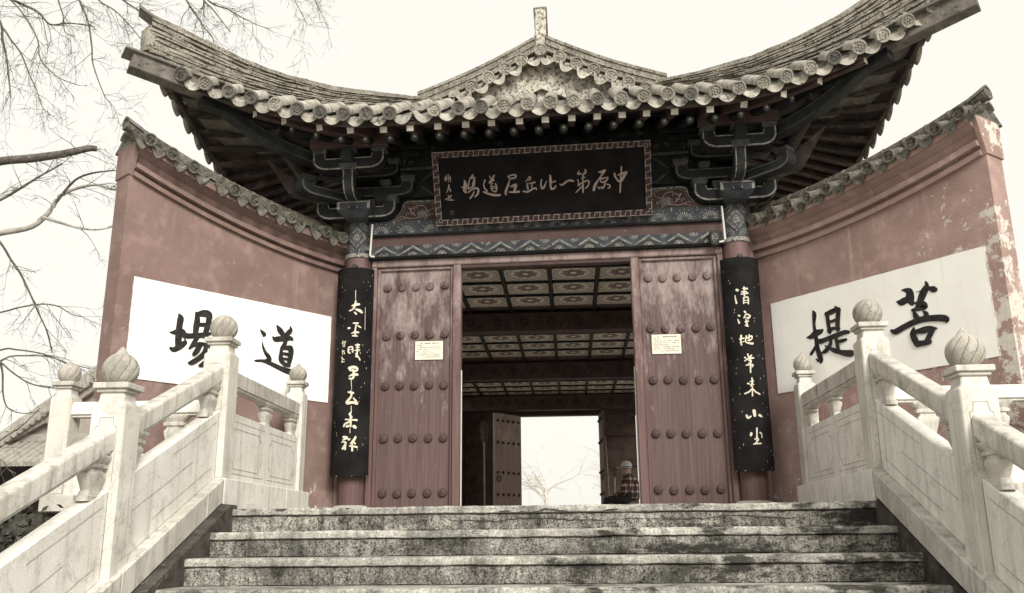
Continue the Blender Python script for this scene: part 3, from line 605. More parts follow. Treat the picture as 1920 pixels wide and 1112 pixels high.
def run(parent, xc, ya, yb, zb, zp, zr0, zr1, slope, vases, sign, tk=.095, frames=2):
    """one bay along y from ya (far) to yb (near): panel slab, rail, vases; heights given at ya, all following the slope"""
    Z = lambda y, z: z+slope*(y-ya)
    part('panel', yz_slab(xc-tk/2, xc+tk/2, [(ya, Z(ya, zb)), (ya, Z(ya, zp)), (yb, Z(yb, zp)), (yb, Z(yb, zb))]), 'marble', parent, bevel=.005)
    w = .054
    sect = [(-w, 0), (-w, .88), (-w*.8, 1), (w*.8, 1), (w, .88), (w, 0)]
    mb = MB()
    mb.prism(sect, lambda p: (xc+p[0], ya, Z(ya, zr0+(zr1-zr0)*p[1])), lambda p: (xc+p[0], yb, Z(yb, zr0+(zr1-zr0)*p[1])))
    mb.prism([(-.044, 0), (-.044, 1), (.044, 1), (.044, 0)], lambda p: (xc+p[0], ya, Z(ya, zr0-.018+.018*p[1])), lambda p: (xc+p[0], yb, Z(yb, zr0-.018+.018*p[1])))
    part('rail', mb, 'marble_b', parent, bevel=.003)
    for y in vases: vase(parent, xc, y, Z(y, zp)-.02, Z(y, zr0)-.01+abs(slope)*.04, 0)
    # carved frame lines on the inner face
    xf = xc-sign*(tk/2)
    fm = lambda a, z, o: (xf-sign*(.0015+o), a, z)
    mb = MB(); n = frames
    if slope == 0:
        L = (yb-ya)/n
        for k in range(n):
            a, b = ya+L*k+math.copysign(.10, L), ya+L*(k+1)-math.copysign(.07, L); c = math.copysign(.06, L)
            lo, hi = zb+.085, zp-.105
            lp = [(a+c, lo), (b-c, lo), (b-c, lo+.04), (b, lo+.06), (b, hi-.05), (b-c, hi-.03), (b-c, hi), (a+c, hi), (a+c, hi-.03), (a, hi-.05), (a, lo+.06), (a+c, lo+.04), (a+c, lo)]
            for q in range(len(lp)-1): mb.ribbon([lp[q], lp[q+1]], [.0022]*2, fm, .0004*(q % 2), False)
            for zz in (zb+.05, zp-.055): mb.ribbon([(ya+L*k+.05*math.copysign(1, L), zz), (ya+L*(k+.93), zz)], [.002]*2, fm, 0, False)
    else:
        for t, l0, l1 in ((.20, .06, .72), (.52, .30, .97), (.84, .03, .55)):
            p = []
            for q in range(9):
                y = ya+(yb-ya)*(l0+(l1-l0)*q/8); p.append((y, Z(y, zb+(zp-zb)*t)+rnd.uniform(-.002, .002)))
            mb.ribbon(p, [.0019]*9, fm, 0, False)
    for yy, e_ in ((ya-.003, 1), (yb+.003, -1)):             # open joint against the post
        mb.ribbon([(yy, Z(yy, zb)+.01), (yy, Z(yy, (zb+zp)/2)), (yy, Z(yy, zp)-.01)], [.0018, .003, .002], fm, .0003, False)
    part('carved_line', mb, 'groove', parent, smooth=0)
for s, side in ((-1, 'left'), (1, 'right')):
    xc = s*2.262
    bal = thing('stair_balustrade', 'white marble balustrade with vase balusters climbing the %s side of the steps' % side, 'balustrade', (xc, -3.5, slope_z(-3.5, .2)), 'marble stair balustrades')
    yB, yA, yZ, yY = -2.29, -3.72, -5.12, -6.2
    base = lambda y: slope_z(y, .205)
    post(bal, xc, -.455, .205, 1.185, .155, .22)
    post(bal, xc, yB, .205, 1.185, .188, .05)
    for y in (yA, yZ, yY): post(bal, xc, y, base(y-.1)-.02, base(y)+.985, .188, .24)
    run(bal, xc, -.535, yB+.094, .205, .68, .872, .985, 0, (-.60, -1.30, -2.10), s)
    for a, b in ((yB, yA), (yA, yZ), (yZ, yY)):
        ya = a-.095; yb = b+.095
        run(bal, xc, ya, yb, base(ya), base(ya)+.455, base(ya)+.662, base(ya)+.770, SL, (ya-.10, yb+.11), s)

# lower balustrades along the terrace edge on either side
def lateral(s, x_end, label):
    y = -2.06
    t = thing('terrace_balustrade', label, 'balustrade', (s*3.0, y, 0), 'terrace edge balustrades')
    xa, xb = s*2.36, s*x_end
    lo, hi = min(xa, xb), max(xa, xb)
    part('plinth', MB().box(lo, hi+.0, y-.12, y+.10, .0, .12) if s > 0 else MB().box(lo-.12, hi, y-.12, y+.10, .0, .12), 'marble_b', t, bevel=.006)
    part('panel', MB().box(lo, hi, y-.045, y+.045, .12, .40), 'marble', t, bevel=.004)
    w = .058; sect = [(-w, .69), (-w, .76), (-w*.6, .785), (w*.6, .785), (w, .76), (w, .69)]
    part('rail', MB().prism(sect, lambda p: (lo, y+p[0], p[1]), lambda p: (hi, y+p[0], p[1])).box(lo, hi, y-.042, y+.042, .672, .69), 'marble', t, bevel=.003)
    x = 2.66
    while x < x_end-.1: vase(t, s*x, y, .39, .68, 1, .055, .12); x += .47
    post(t, s*(x_end+.07), y, .12, .935, .158, .10)
    return t
lateral(-1, 3.43, 'short marble balustrade with one ribbed post in front of the left wall')
tR = lateral(1, 3.95, 'marble balustrade along the terrace edge in front of the right wall')

# ------------------------------------------------------------------ splayed red walls with tiled copings
# tile pieces shared by the copings and the main roof (local: front = -y, up-slope = +y)
def barrel_mesh(name, mat, r=.062, L=.25):
    mb = MB(); n = 10; vs = []; fs = []
    for y, q in ((0, r*1.02), (.028, r*1.02), (.03, r*.97), (L+.01, r*.95)):
        for k in range(n+1):
            th = math.pi*(-.06+1.12*k/n); vs.append((q*math.cos(th), y, q*math.sin(th)))
    for i in range(3):
        for k in range(n): fs.append((i*(n+1)+k, i*(n+1)+k+1, (i+1)*(n+1)+k+1, (i+1)*(n+1)+k))
    fs.append(list(range(n+1))); fs.append([3*(n+1)+k for k in range(n+1)][::-1])
    return mesh(name, mb.add(vs, fs), mat, 40, centre=False)[0]
def cap_mesh(name, mat, r=.066, flower=True):
    """round tile end with rim and raised ornament"""
    mb = MB(); prof = [(.0005, -.004), (.72*r, -.004), (.78*r, -.014), (.98*r, -.014), (r, -.010), (r, .03), (.0005, .03)]
    n = 20; vs = []; fs = []
    for q, y in prof:
        for k in range(n): th = 2*math.pi*k/n; vs.append((q*math.cos(th), y, q*math.sin(th)))
    for i in range(len(prof)-1):
        for k in range(n): fs.append((i*n+k, i*n+(k+1) % n, (i+1)*n+(k+1) % n, (i+1)*n+k))
    mb.add(vs, fs)
    if flower:
        for k in range(7):
            a = 2*math.pi*k/6; d = 0 if k == 6 else .43*r
            mb.lathe([(.17*r, 0), (.13*r, .008), (.001, .011)], 7, (0, 0, 0))
            for v in mb.v[-21:]: v.xyz = (v.x+d*math.cos(a), -v.z-.003, v.y+d*math.sin(a))
    else:
        sp = [(.12*r*(1+j*.22)*math.cos(j*.8), -.006, .12*r*(1+j*.22)*math.sin(j*.8)) for j in range(18)]
        mb.tube(sp, .006, 4)
    return mesh(name, mb, mat, 40, centre=False)[0]
def drip_mesh(name, mat, w=.105, drop=.055, L=.22, point=0):
    """concave pan tile with hanging crescent lip"""
    mb = MB(); n = 12
    zu = lambda t: -.048*(1-t*t)
    zl = lambda t: zu(t)-.010-drop*(1-t*t)**.65-point*max(0, 1-abs(t)*1.6)
    fr = [(w*(2*k/n-1), 2*k/n-1) for k in range(n+1)]
    up_ = [(x, 0, zu(t)) for x, t in fr]; lo_ = [(x, -.035*(zu(t)-zl(t))/.065, zl(t)) for x, t in fr]
    lo2 = [(x, p[1]+.016, p[2]+.004) for (x, t), p in zip(fr, lo_)]; up2 = [(x, .016, zu(t)-.014) for x, t in fr]
    bk = [(x*.93, L, zu(t)) for x, t in fr]; bk2 = [(x*.93, L, zu(t)-.014) for x, t in fr]
    rows = [bk, up_, lo_, lo2, up2, bk2]; m = n+1
    vs = sum(rows, []); fs = []
    for i in range(len(rows)-1):
        for k in range(n): fs.append((i*m+k, i*m+k+1, (i+1)*m+k+1, (i+1)*m+k))
    return mesh(name, mb.add(vs, fs), mat, 45, centre=False)[0]
ME = {'barrel': barrel_mesh('barrel_tile', 'tile'), 'barrel_dark': barrel_mesh('barrel_tile', 'tile_moss', .05, .24),
      'cap': cap_mesh('tile_end', 'cap_light'), 'cap2': cap_mesh('tile_end', 'cap_dark', flower=False), 'cap3': cap_mesh('tile_end', 'cap_dark'),
      'capw': cap_mesh('tile_end', 'tile_moss', .056, False), 'drip': drip_mesh('drip_tile', 'tile'),
      'dripw': drip_mesh('drip_tile', 'tile_moss', .080, .050, .16, .018)}

def flank_wall(s, ox, d, lo, top, label):
    """wall from (ox, 0) running along unit vector d towards the viewer; lo / top: polynomials of the cornice foot and coping height"""
    d = Vector((d[0], d[1], 0)).normalized(); n = Vector((-d.y, d.x, 0)) if s < 0 else Vector((d.y, -d.x, 0))
    if n.y > 0: n = -n                                       # outward normal, towards the viewer
    O = Vector((ox, 0, 0)); LEN = 2.115 if s < 0 else 2.215
    zlo = lambda q: lo[0]+lo[1]*q+lo[2]*q*q
    ztp = lambda q: top[0]+top[1]*q+top[2]*q*q
    P = lambda q, o, z: O+d*q+n*o+Vector((0, 0, z))
    pm = 'plaster' if s < 0 else 'plaster_brightened'
    w = thing('flank_wall', label, 'wall', O+d*1.1, 'splayed walls beside the gate')
    N = 24; Q0 = -.20; Q = [Q0+(LEN-Q0)*k/N for k in range(N+1)]
    def course(name, mat, z0, z1, o0, o1, q0=-.20, q1=LEN, back=-.235, bev=0):
        """solid bar following the curve: z offsets above the cornice foot line, front offset o0 (foot) to o1 (head)"""
        mb = MB(); vs = []; fs = []
        for k in range(N+1):
            q = q0+(q1-q0)*k/N
            vs += [P(q, o0, zlo(q)+z0), P(q, o1, zlo(q)+z1), P(q, back, zlo(q)+z1), P(q, back, zlo(q)+z0)]
        for k in range(N): fs += [(k*4+j, k*4+(j+1) % 4, k*4+4+(j+1) % 4, k*4+4+j) for j in range(4)]
        fs += [(3, 2, 1, 0), tuple(N*4+j for j in range(4))]
        return part(name, mb.add(vs, fs), mat, w, smooth=20)
    body = MB(); vs = []; fs = []
    for q in Q: vs += [P(q, 0, 0), P(q, 0, zlo(q)), P(q, -.22, zlo(q)), P(q, -.22, 0)]
    for k in range(N): fs += [(k*4+j, k*4+(j+1) % 4, k*4+4+(j+1) % 4, k*4+4+j) for j in range(4)]
    fs += [(3, 2, 1, 0), tuple(N*4+j for j in range(4))]
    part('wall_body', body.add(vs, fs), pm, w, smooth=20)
    QE = LEN-.025                                            # mouldings stop short of the pier end
    HT, HR = (.305, .432) if s < 0 else (.345, .485)         # tile seat and ridge roll above the cornice foot
    kz = (HT-.045)/.222
    for z0, z1, o0, o1 in ((0, .030, .036, .042), (.0305, .052, .012, .016), (.0525, .084, .075, .082), (.0845, .112, .020, .026), (.1125, .150, .026, .055), (.1505, .182, .058, .130), (.1825, .222, .150, .154)):
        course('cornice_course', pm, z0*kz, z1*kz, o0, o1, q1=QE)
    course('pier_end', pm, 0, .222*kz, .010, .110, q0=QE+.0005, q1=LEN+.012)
    # tiled coping: little drip and barrel tiles to the front, barrel roll along the top
    cz = lambda q: zlo(q)+HR-.06
    cope = MB(); vs = []; fs = []
    for k in range(N+1):
        q = -.10+(LEN+.11)*k/N
        vs += [P(q, .156, zlo(q)+HT-.0445), P(q, .162, zlo(q)+HT-.03), P(q, -.02, cz(q)+.03), P(q, -.12, cz(q)+.03), P(q, -.30, zlo(q)+HT-.0445)]
    for k in range(N): fs += [(k*5+j, k*5+(j+1) % 5, k*5+5+(j+1) % 5, k*5+5+j) for j in range(5)]
    fs += [(4, 3, 2, 1, 0), tuple(N*5+j for j in range(5))]
    cp = part('coping', cope.add(vs, fs), 'tile_moss', w, smooth=20)
    yaw = math.atan2(n.x, -n.y)                              # local -y of a tile faces n
    nt = 11
    for k in range(nt):
        q = .04+k*(QE-.08)/(nt-1)
        sl = math.atan(lo[1]+2*lo[2]*q)*(1 if s > 0 else -1)
        Mw = T(*P(q, .165, zlo(q)+HT))@RZ(yaw)@RY(-sl)@RX(R(22))
        inst('barrel_tile', ME['barrel_dark'], cp, Mw)
        if not (k in (2, 7) and s < 0): inst('tile_end', ME['capw'], cp, Mw@T(0, -.03, 0)@RX(R(-10)))
        if k < nt-1:
            q2 = q+.5*(QE-.08)/(nt-1)
            inst('drip_tile', ME['dripw'], cp, T(*P(q2, .168, zlo(q2)+HT+.008))@RZ(yaw)@RY(-sl)@RX(R(12)))
    q2 = QE+.02
    inst('drip_tile', ME['dripw'], cp, T(*P(q2, .168, zlo(q2)+HT+.006))@RZ(yaw)@RX(R(16)))
    # ridge roll of half-round tiles
    q = -.10
    while q < LEN-.05:
        q1 = min(q+.205, LEN+.05)
        a, b = P(q, -.05, cz(q)+.060), P(q1+.012, -.05, cz(q1)+.066)
        part('ridge_tile', MB().tube([a, a.lerp(b, .08), a.lerp(b, .1), b], [.063, .063, .057, .056], 10), 'tile_moss', cp, smooth=40)
        q = q1
    # pale end piece and two lifted tile lips at the outer end
    e0 = LEN-.02
    mb = MB()
    for o, z, t in ((-.02, .02, .10), (-.02, -.10, .07)):
        a = P(e0-.06, -.05, cz(e0)+z+.085); b = P(LEN+.055, -.05, cz(LEN)+z+.135-(.02 if z < 0 else 0))
        mb.slab(lambda u, v: a.lerp(b, u)+n*(.14*(v-.5))+Vector((0, 0, -.05*(2*v-1)**2)), 4, 8, (0, 0, -.016))
    part('end_lip', mb, 'tile_dark', cp, smooth=40)
    # whitewashed panel and its two brush characters
    pa, pb, z0, z1 = (.002, 1.99, 1.058, 1.902) if s < 0 else (.006, 2.094, 1.063, 1.924)
    pn = part('white_panel', MB().prism([(pa, z0), (pb, z0), (pb, z1), (pa, z1)], lambda p: P(p[0], .006, p[1]), lambda p: P(p[0], -.02, p[1])), 'panel', w, smooth=0)
    ed = MB(); cor = [(pa, z0), (pb, z0), (pb, z1), (pa, z1), (pa, z0)]
    for (a0, c0), (a1, c1) in zip(cor, cor[1:]):             # hairline where the whitewash stops
        ed.ribbon([(a0+(a1-a0)*k/24+rnd.uniform(-.0012, .0012), c0+(c1-c0)*k/24+rnd.uniform(-.0012, .0012)) for k in range(25)], [rnd.uniform(.0006, .003) for k in range(25)], lambda x, z, o: P(x, .0068, z), 0, False)
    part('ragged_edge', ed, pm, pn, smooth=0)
    write('character', INK_LEFT if s < 0 else INK_RIGHT, 'ink', pn, lambda x, z, o: P(x, .0075+o, z))
    return w
flank_wall(-1, -2.1, (-1.25, -1.56), (2.365, .035, .072), (2.70, .06, .066), 'left splayed red plaster wall with white panel reading 道場')
flank_wall(1, 2.13, (1.27, -1.66), (2.395, -.022, .060), (2.765, .055, .055), 'right splayed red plaster wall with white panel reading 菩提')

# ------------------------------------------------------------------ the gate hall: timber front
HALL_B = 10.0                                               # back wall
hall = thing('gate_hall', 'temple gate hall with upturned tiled roof, painted beams and studded red doors', 'gate hall', (0, 5, 0))
fx = lambda yy: (lambda x, z, o: lean((x, yy-.0015-o, z)))   # paint on a front face at depth yy

# columns
for s in (-1, 1):
    x = s*1.845
    c = part('column', leaned(MB().lathe([(.125, 0), (.125, 2.49)], 28, (x, 0, 0))), 'column', hall, smooth=40)
    part('column_base', MB().lathe([(.19, 0), (.20, .03), (.19, .07), (.15, .09), (.13, .095)], 28, (x, 0, .003)), 'flagstone', c, smooth=40)
    part('gilt_ring', leaned(MB().lathe([(.128, 2.49), (.138, 2.495), (.138, 2.535), (.128, 2.54)], 28, (x, 0, 0))), 'trim', c, smooth=40)
    part('painted_head', leaned(MB().lathe([(.13, 2.54), (.132, 2.86)], 28, (x, 0, 0))), 'blue_paint', c, smooth=40)
    fcyl = lambda u, z, o: lean((x+(.133+o)*math.sin(u/.132), -(.133+o)*math.cos(u/.132), z))
    mb = MB()
    for k, u0 in enumerate((-.21, 0, .21)):
        for q, wv in ((.095, .004), (.075, .0025), (.045, .004), (.022, .006)):
            lp = [(u0, 2.70+q*1.1), (u0+q, 2.70), (u0, 2.70-q*1.1), (u0-q, 2.70), (u0, 2.70+q*1.1)]
            mb.ribbon(smoothpath([lp[0], lp[1]], 3)+smoothpath([lp[1], lp[2]], 3)+smoothpath([lp[2], lp[3]], 3)+smoothpath([lp[3], lp[4]], 3), [wv]*16, fcyl, .0004, False)
    for u0 in (-.105, .105):
        for zc, q in ((2.86, 1), (2.545, -1)):
            for rr_ in (.04, .06, .08):
                mb.ribbon([(u0+rr_*math.cos(t), zc-q*rr_*math.sin(t)) for t in [math.pi*j/8 for j in range(9)]], [.003]*9, fcyl, .0008, False)
    part('painted_pattern', mb, 'trim', c, smooth=0)

# door surround
fr = part('door_frame', leaned(MB().box(-1.71, 1.71, -.03, .09, 2.405, 2.478)), 'frame', hall, bevel=.008)
part('door_head', leaned(MB().box(-.824, .824, -.012, .085, 2.372, 2.404)), 'red_dark', fr)
for s in (-1, 1):
    for xa, xb, q in ((.826, .905, .0), (1.655, 1.712, .0)):
        a, b = sorted((s*xa, s*xb))
        part('door_post', leaned(MB().box(a, b, -.028, .10, .03, 2.404)), 'frame', fr, bevel=.008)
    a, b = sorted((s*.818, s*.8255))
    part('bright_slit_strip', leaned(MB().box(a, b, .02, .05, .05, 1.35)), 'conduit', fr)  # white strip painted in for the daylight slit beside the post
    a, b = sorted((s*.905, s*1.655))
    part('bottom_rail', MB().box(a, b, -.02, .08, .02, .075), 'frame', fr, bevel=.006)
part('threshold', MB().box(-1.70, 1.70, -.10, .14, .001, .028), 'frame', fr, bevel=.006)

# studded door leaves
stud_me = mesh('stud', MB().lathe([(.040, 0), (.041, .012), (.036, .025), (.020, .029), (.008, .034), (.001, .035)], 14), 'stud', 50, centre=False)[0]
for s in (-1, 1):
    a, b = sorted((s*.905, s*1.655))
    leaf = part('door_leaf', leaned(MB().box(a, b, .03, .075, .076, 2.403)), 'door', hall)
    for xa, xb in ((.9055, .930), (1.622, 1.6545)):
        p, q = sorted((s*xa, s*xb))
        part('stile', leaned(MB().box(p, q, .0, .029, .077, 2.402)), 'frame', leaf, bevel=.006)
    p, q = sorted((s*.931, s*1.621))
    part('top_rail', leaned(MB().box(p, q, .0, .029, 2.372, 2.402)), 'frame', leaf, bevel=.006)
    for zc in (.205, .714, 1.214, 1.708, 2.205):
        for k in range(5):
            xx = s*(.992+k*.1415)
            inst('stud', stud_me, leaf, T(*lean((xx+rnd.uniform(-.004, .004), .0305, zc+rnd.uniform(-.005, .005))))@RX(R(90)))

# painted beams over the door
def beam_part(name, mat, x, y0, y1, z0, z1): return part(name, leaned(MB().box(-x, x, y0, y1, z0, z1)), mat, hall, bevel=.004)
zz = beam_part('zigzag_lintel', 'blue_paint', 1.73, -.10, .10, 2.492, 2.602)
beam_part('drip_board', 'black_paint', 1.73, -.085, .09, 2.479, 2.4915)
mb = MB(); mg = MB(); fz = fx(-.10); NZ = 12; pit = 3.44/NZ
for k in range(NZ):
    x0 = -1.72+k*pit; mb = MB(); mg = MB()
    for dz, wv in ((0, .006), (-.018, .0025)):
        mb.ribbon([(x0, 2.500+dz*0), (x0+pit/2, 2.594+dz), (x0+pit, 2.500)], [wv]*3, fz, .0004+.0006*(k % 2), False)
    for (cx, cz_, sg) in ((x0+pit/2, 2.497, 1), (x0, 2.599, -1)):
        for q in range(5):
            a = math.pi*(q+.5)/5
            px, pz = cx+.034*math.cos(a), cz_+sg*.026*math.sin(a)
            mb.ribbon([(px+.011*math.cos(t), pz+.009*math.sin(t)) for t in [2*math.pi*j/7 for j in range(8)]], [.0026]*8, fz, .0022+.0004*q, False)
        mb.ribbon([(cx+.010*math.cos(t), cz_+sg*.010+.008*math.sin(t)) for t in [2*math.pi*j/7 for j in range(8)]], [.004]*8, fz, .0045, False)
    mg.prism([(x0+.03, 2.493), (x0+pit/2, 2.572), (x0+pit-.03, 2.493)], lambda p: fz(p[0], p[1], -.001), lambda p: fz(p[0], p[1], .0003))
    part('painted_zigzag', mb, 'trim', zz, smooth=0, kind='stuff')
    part('painted_field', mg, 'green_paint', zz, smooth=0)
beam_part('red_fascia', 'red_beam', 1.725, -.075, .09, 2.603, 2.717)
fl = beam_part('floral_beam', 'blue_paint', 1.735, -.115, .10, 2.718, 2.862)
beam_part('shadow_moulding', 'black_paint', 1.733, -.118, -.074, 2.704, 2.7165)
ff = fx(-.115); NF = 14; pit = 3.46/NF
for k in range(NF):
    mb = MB()
    cx = -1.73+(k+.5)*pit
    for q in range(11):
        a = math.pi*(q+.5)/11; ca, sa = math.cos(a), math.sin(a)
        mb.ribbon([(cx+.034*ca, 2.728+.034*sa), (cx+.060*ca, 2.728+.062*sa), (cx+.074*ca, 2.728+.078*sa)], [.002, .0042, .0052], ff, .0004)
    for q in range(7):
        a = math.pi*(q+.5)/7; mb.ribbon([(cx+.098*math.cos(a)-.003, 2.728+.106*math.sin(a)), (cx+.098*math.cos(a)+.003, 2.728+.106*math.sin(a))], [.004]*2, ff, .0004)
    if k < NF-1: mb.ribbon([(cx+pit/2, 2.848), (cx+pit/2, 2.815)], [.009, .002], ff, .0004)
    part('painted_fan', mb, 'trim', fl, smooth=0, kind='stuff')

# boards behind the plaque: red flowered board with ogee ends, lozenge board, cloud board
def ogee(x0, x1): return smoothpath([(x0, 3.085), (x0+.04, 3.06), (x0+.055, 3.0), (x0+.10, 2.94), (x0+.17, 2.915), (x1, 2.885)], 4)
beam_part('back_board', 'black_paint', 1.72, -.01, .06, 2.863, 3.95)
fb = MB(); outl = [(p[0], p[1]) for p in ogee(1.36, 1.63)]
poly = [(-p[0], p[1]) for p in outl[::-1]]+[(p[0], p[1]) for p in outl]
poly = [(-1.63, 2.864)]+poly+[(1.63, 2.864)]
fbo = part('flowered_board', leaned(MB().prism(poly, lambda p: (p[0], -.055, p[1]), lambda p: (p[0], -.011, p[1]))), 'red_dark', hall, smooth=0)
f2 = fx(-.055)
for s in (-1, 1):
    mb = MB()
    mb.ribbon([(s*p[0], p[1]) for p in [(.9, 3.078)]+outl], [.008]*(len(outl)+1), f2, .0006, False)
    mb.ribbon([(s*(p[0]-.02), p[1]-.02) for p in [(.9, 3.08)]+outl], [.002]*(len(outl)+1), f2, .0006, False)
    part('painted_edge', mb, 'trim', fbo, smooth=0, kind='stuff')
for s in (-1, 1):
    mb = MB(); md = MB()
    cx, cz_ = s*1.20, 2.945
    for rr_, nn in ((.042, 9), (.024, 6), (.010, 4)):
        for q in range(nn):
            a = 2*math.pi*q/nn+rr_*9
            mb.ribbon([(cx+rr_*1.2*math.cos(a)+.013*math.cos(t), cz_+rr_*.8*math.sin(a)+.011*math.sin(t)) for t in [2*math.pi*j/7 for j in range(8)]], [.0032]*8, f2, .001+.0003*q, False)
    for pts in ([(1.22, 2.95), (1.10, 3.0), (1.05, 3.05), (1.02, 3.03)], [(1.2, 2.92), (1.32, 2.90), (1.42, 2.93), (1.48, 2.90)], [(1.28, 2.93), (1.33, 2.98), (1.30, 3.02)], [(1.36, 2.915), (1.46, 2.885), (1.55, 2.895)], [(1.16, 2.98), (1.2, 3.03), (1.27, 3.04)]):
        p = smoothpath(pts, 5); md.ribbon([(s*q[0], q[1]) for q in p], [.0045]*len(p), f2, .0007+.0003*len(pts))
    for (lx, lz) in ((1.05, 2.97), (1.12, 2.93), (1.10, 3.04), (1.31, 2.955), (1.36, 2.95), (1.28, 3.01), (1.44, 2.91), (1.02, 2.90), (1.5, 2.89), (1.17, 2.895)):
        md.ribbon([(s*lx+.016*math.cos(t), lz+.016*math.sin(t)) for t in [2*math.pi*j/9 for j in range(7)]], [.004]*7, f2, .0016, True)
    mb.ribbon([(s*1.33, 3.0), (s*1.345, 3.015)], [.011, .007], f2, .003)
    part('painted_peony', mb, 'trim', fbo, smooth=0, kind='stuff')
    part('painted_vine', md, 'gold_ink', fbo, smooth=0, kind='stuff')
lb = part('lozenge_board', leaned(MB().box(-1.5, 1.5, -.045, -.011, 3.13, 3.42)), 'black_paint', hall)
mb = MB(); f3 = fx(-.045)
for k in range(-4, 4):
    for dx in (0, .03):
        mb.ribbon([(k*.36+dx, 3.14), (k*.36+.36-dx, 3.41)], [.004]*2, f3, .0006, False)
        mb.ribbon([(k*.36+dx, 3.41), (k*.36+.36-dx, 3.14)], [.004]*2, f3, .0014, False)
part('painted_lozenge', mb, 'trim_faint', lb, smooth=0)
part('rail_moulding', leaned(MB().box(-1.46, 1.46, -.07, -.046, 3.425, 3.455)), 'trim_dim', hall, bevel=.004)
cb = part('cloud_board', leaned(MB().box(-1.46, 1.46, -.07, -.011, 3.458, 3.78)), 'black_paint', hall)
mb = MB(); f4 = fx(-.07)
for k in range(26):
    cx, cz_ = rnd.uniform(-1.4, 1.4), rnd.uniform(3.5, 3.72); q = rnd.uniform(.02, .05)
    part('painted_cloud', MB().ribbon([(cx+q*(1-.06*j)*math.cos(j*.7), cz_+q*.8*(1-.06*j)*math.sin(j*.7)) for j in range(13)], [.0035]*13, f4, .0006+.0003*k, False), 'trim_faint', cb, smooth=0)
for xx in (-1.40, 1.40): part('painted_border', MB().ribbon([(xx, 3.47), (xx, 3.77)], [.006]*2, f4, .0006, False), 'trim_dim', cb, smooth=0)

f5 = fx(-.0105)
for s in (-1, 1):
    for k in range(9):
        cx, cz_ = s*rnd.uniform(1.0, 1.66), rnd.uniform(2.97, 3.42); q = rnd.uniform(.03, .06)
        part('painted_cloud', MB().ribbon([(cx+q*(1-.06*j)*math.cos(j*.6*s), cz_+q*.9*(1-.06*j)*math.sin(j*.6)) for j in range(15)], [.005]*15, f5, .0006+.0004*k, False), 'trim_dim', hall, smooth=0)

# ------------------------------------------------------------------ bracket sets on the two columns
def arm_poly(h, z0, z1, lift, curl):      # facetted lower end, as cut timber
    """bow-shaped bracket arm seen from the front, half length h"""
    b = [(-h, z1+lift), (-h, z0+curl*1.1), (-h+.018, z0+curl*.62), (-h+.05, z0+curl*.28), (-h+.09, z0+curl*.08), (-h+.13, z0)]
    t = [(h-.11, z1+lift), (h-.12, z1), (-h+.12, z1), (-h+.11, z1+lift)]
    return b+[(-p[0], p[1]) for p in b[::-1]]+t
def arm(parent, cx, y0, y1, h, z0, z1, lift, curl, rot=0.0, piv=None, trim='trim'):
    poly = arm_poly(h, z0, z1, lift, curl)
    mb = MB().prism(poly, lambda p: (cx+p[0], y0, p[1]), lambda p: (cx+p[0], y1, p[1]))
    tr = MB(); nb = (len(poly)-4)
    pts = [(cx+p[0]*.965, p[1]+.012) for p in poly[:nb]]
    tr.ribbon(pts, [.008]*nb, lambda x, z, o: (x, y0-.002-o, z), 0, False)
    q = poly[nb:]; tr.ribbon([(cx+p[0]*.98, p[1]-.010) for p in q], [.005]*4, lambda x, z, o: (x, y0-.002-o, z), .0006, False)
    if rot:
        Rm = T(*piv)@RZ(rot)@T(*[-c for c in piv])
        for m_ in (mb, tr): m_.v = [Rm@v for v in m_.v]
    a = part('bracket_arm', leaned(mb), 'black_paint', parent, smooth=25)
    part('painted_edge', leaned(tr), trim, a, smooth=0)
    return a
def block(parent, x, y, z0, z1, w, dpt, mat='block_paint', rot=0.0, piv=None):
    """bearing block: square above, tapering below"""
    m_ = z0+(z1-z0)*.5; h, hd = w/2, dpt/2; k = .72
    q = lambda f, z: [(x-h*f, y-hd*f, z), (x+h*f, y-hd*f, z), (x+h*f, y+hd*f, z), (x-h*f, y+hd*f, z)]
    mb = MB(); mb.hexa(q(k, z0), q(1, m_)); mb.hexa(q(1, m_+.0005), q(1, z1))
    if rot:
        Rm = T(*piv)@RZ(rot)@T(*[-c for c in piv]); mb.v = [Rm@v for v in mb.v]
    return part('bearing_block', leaned(mb), mat, parent, bevel=.003)
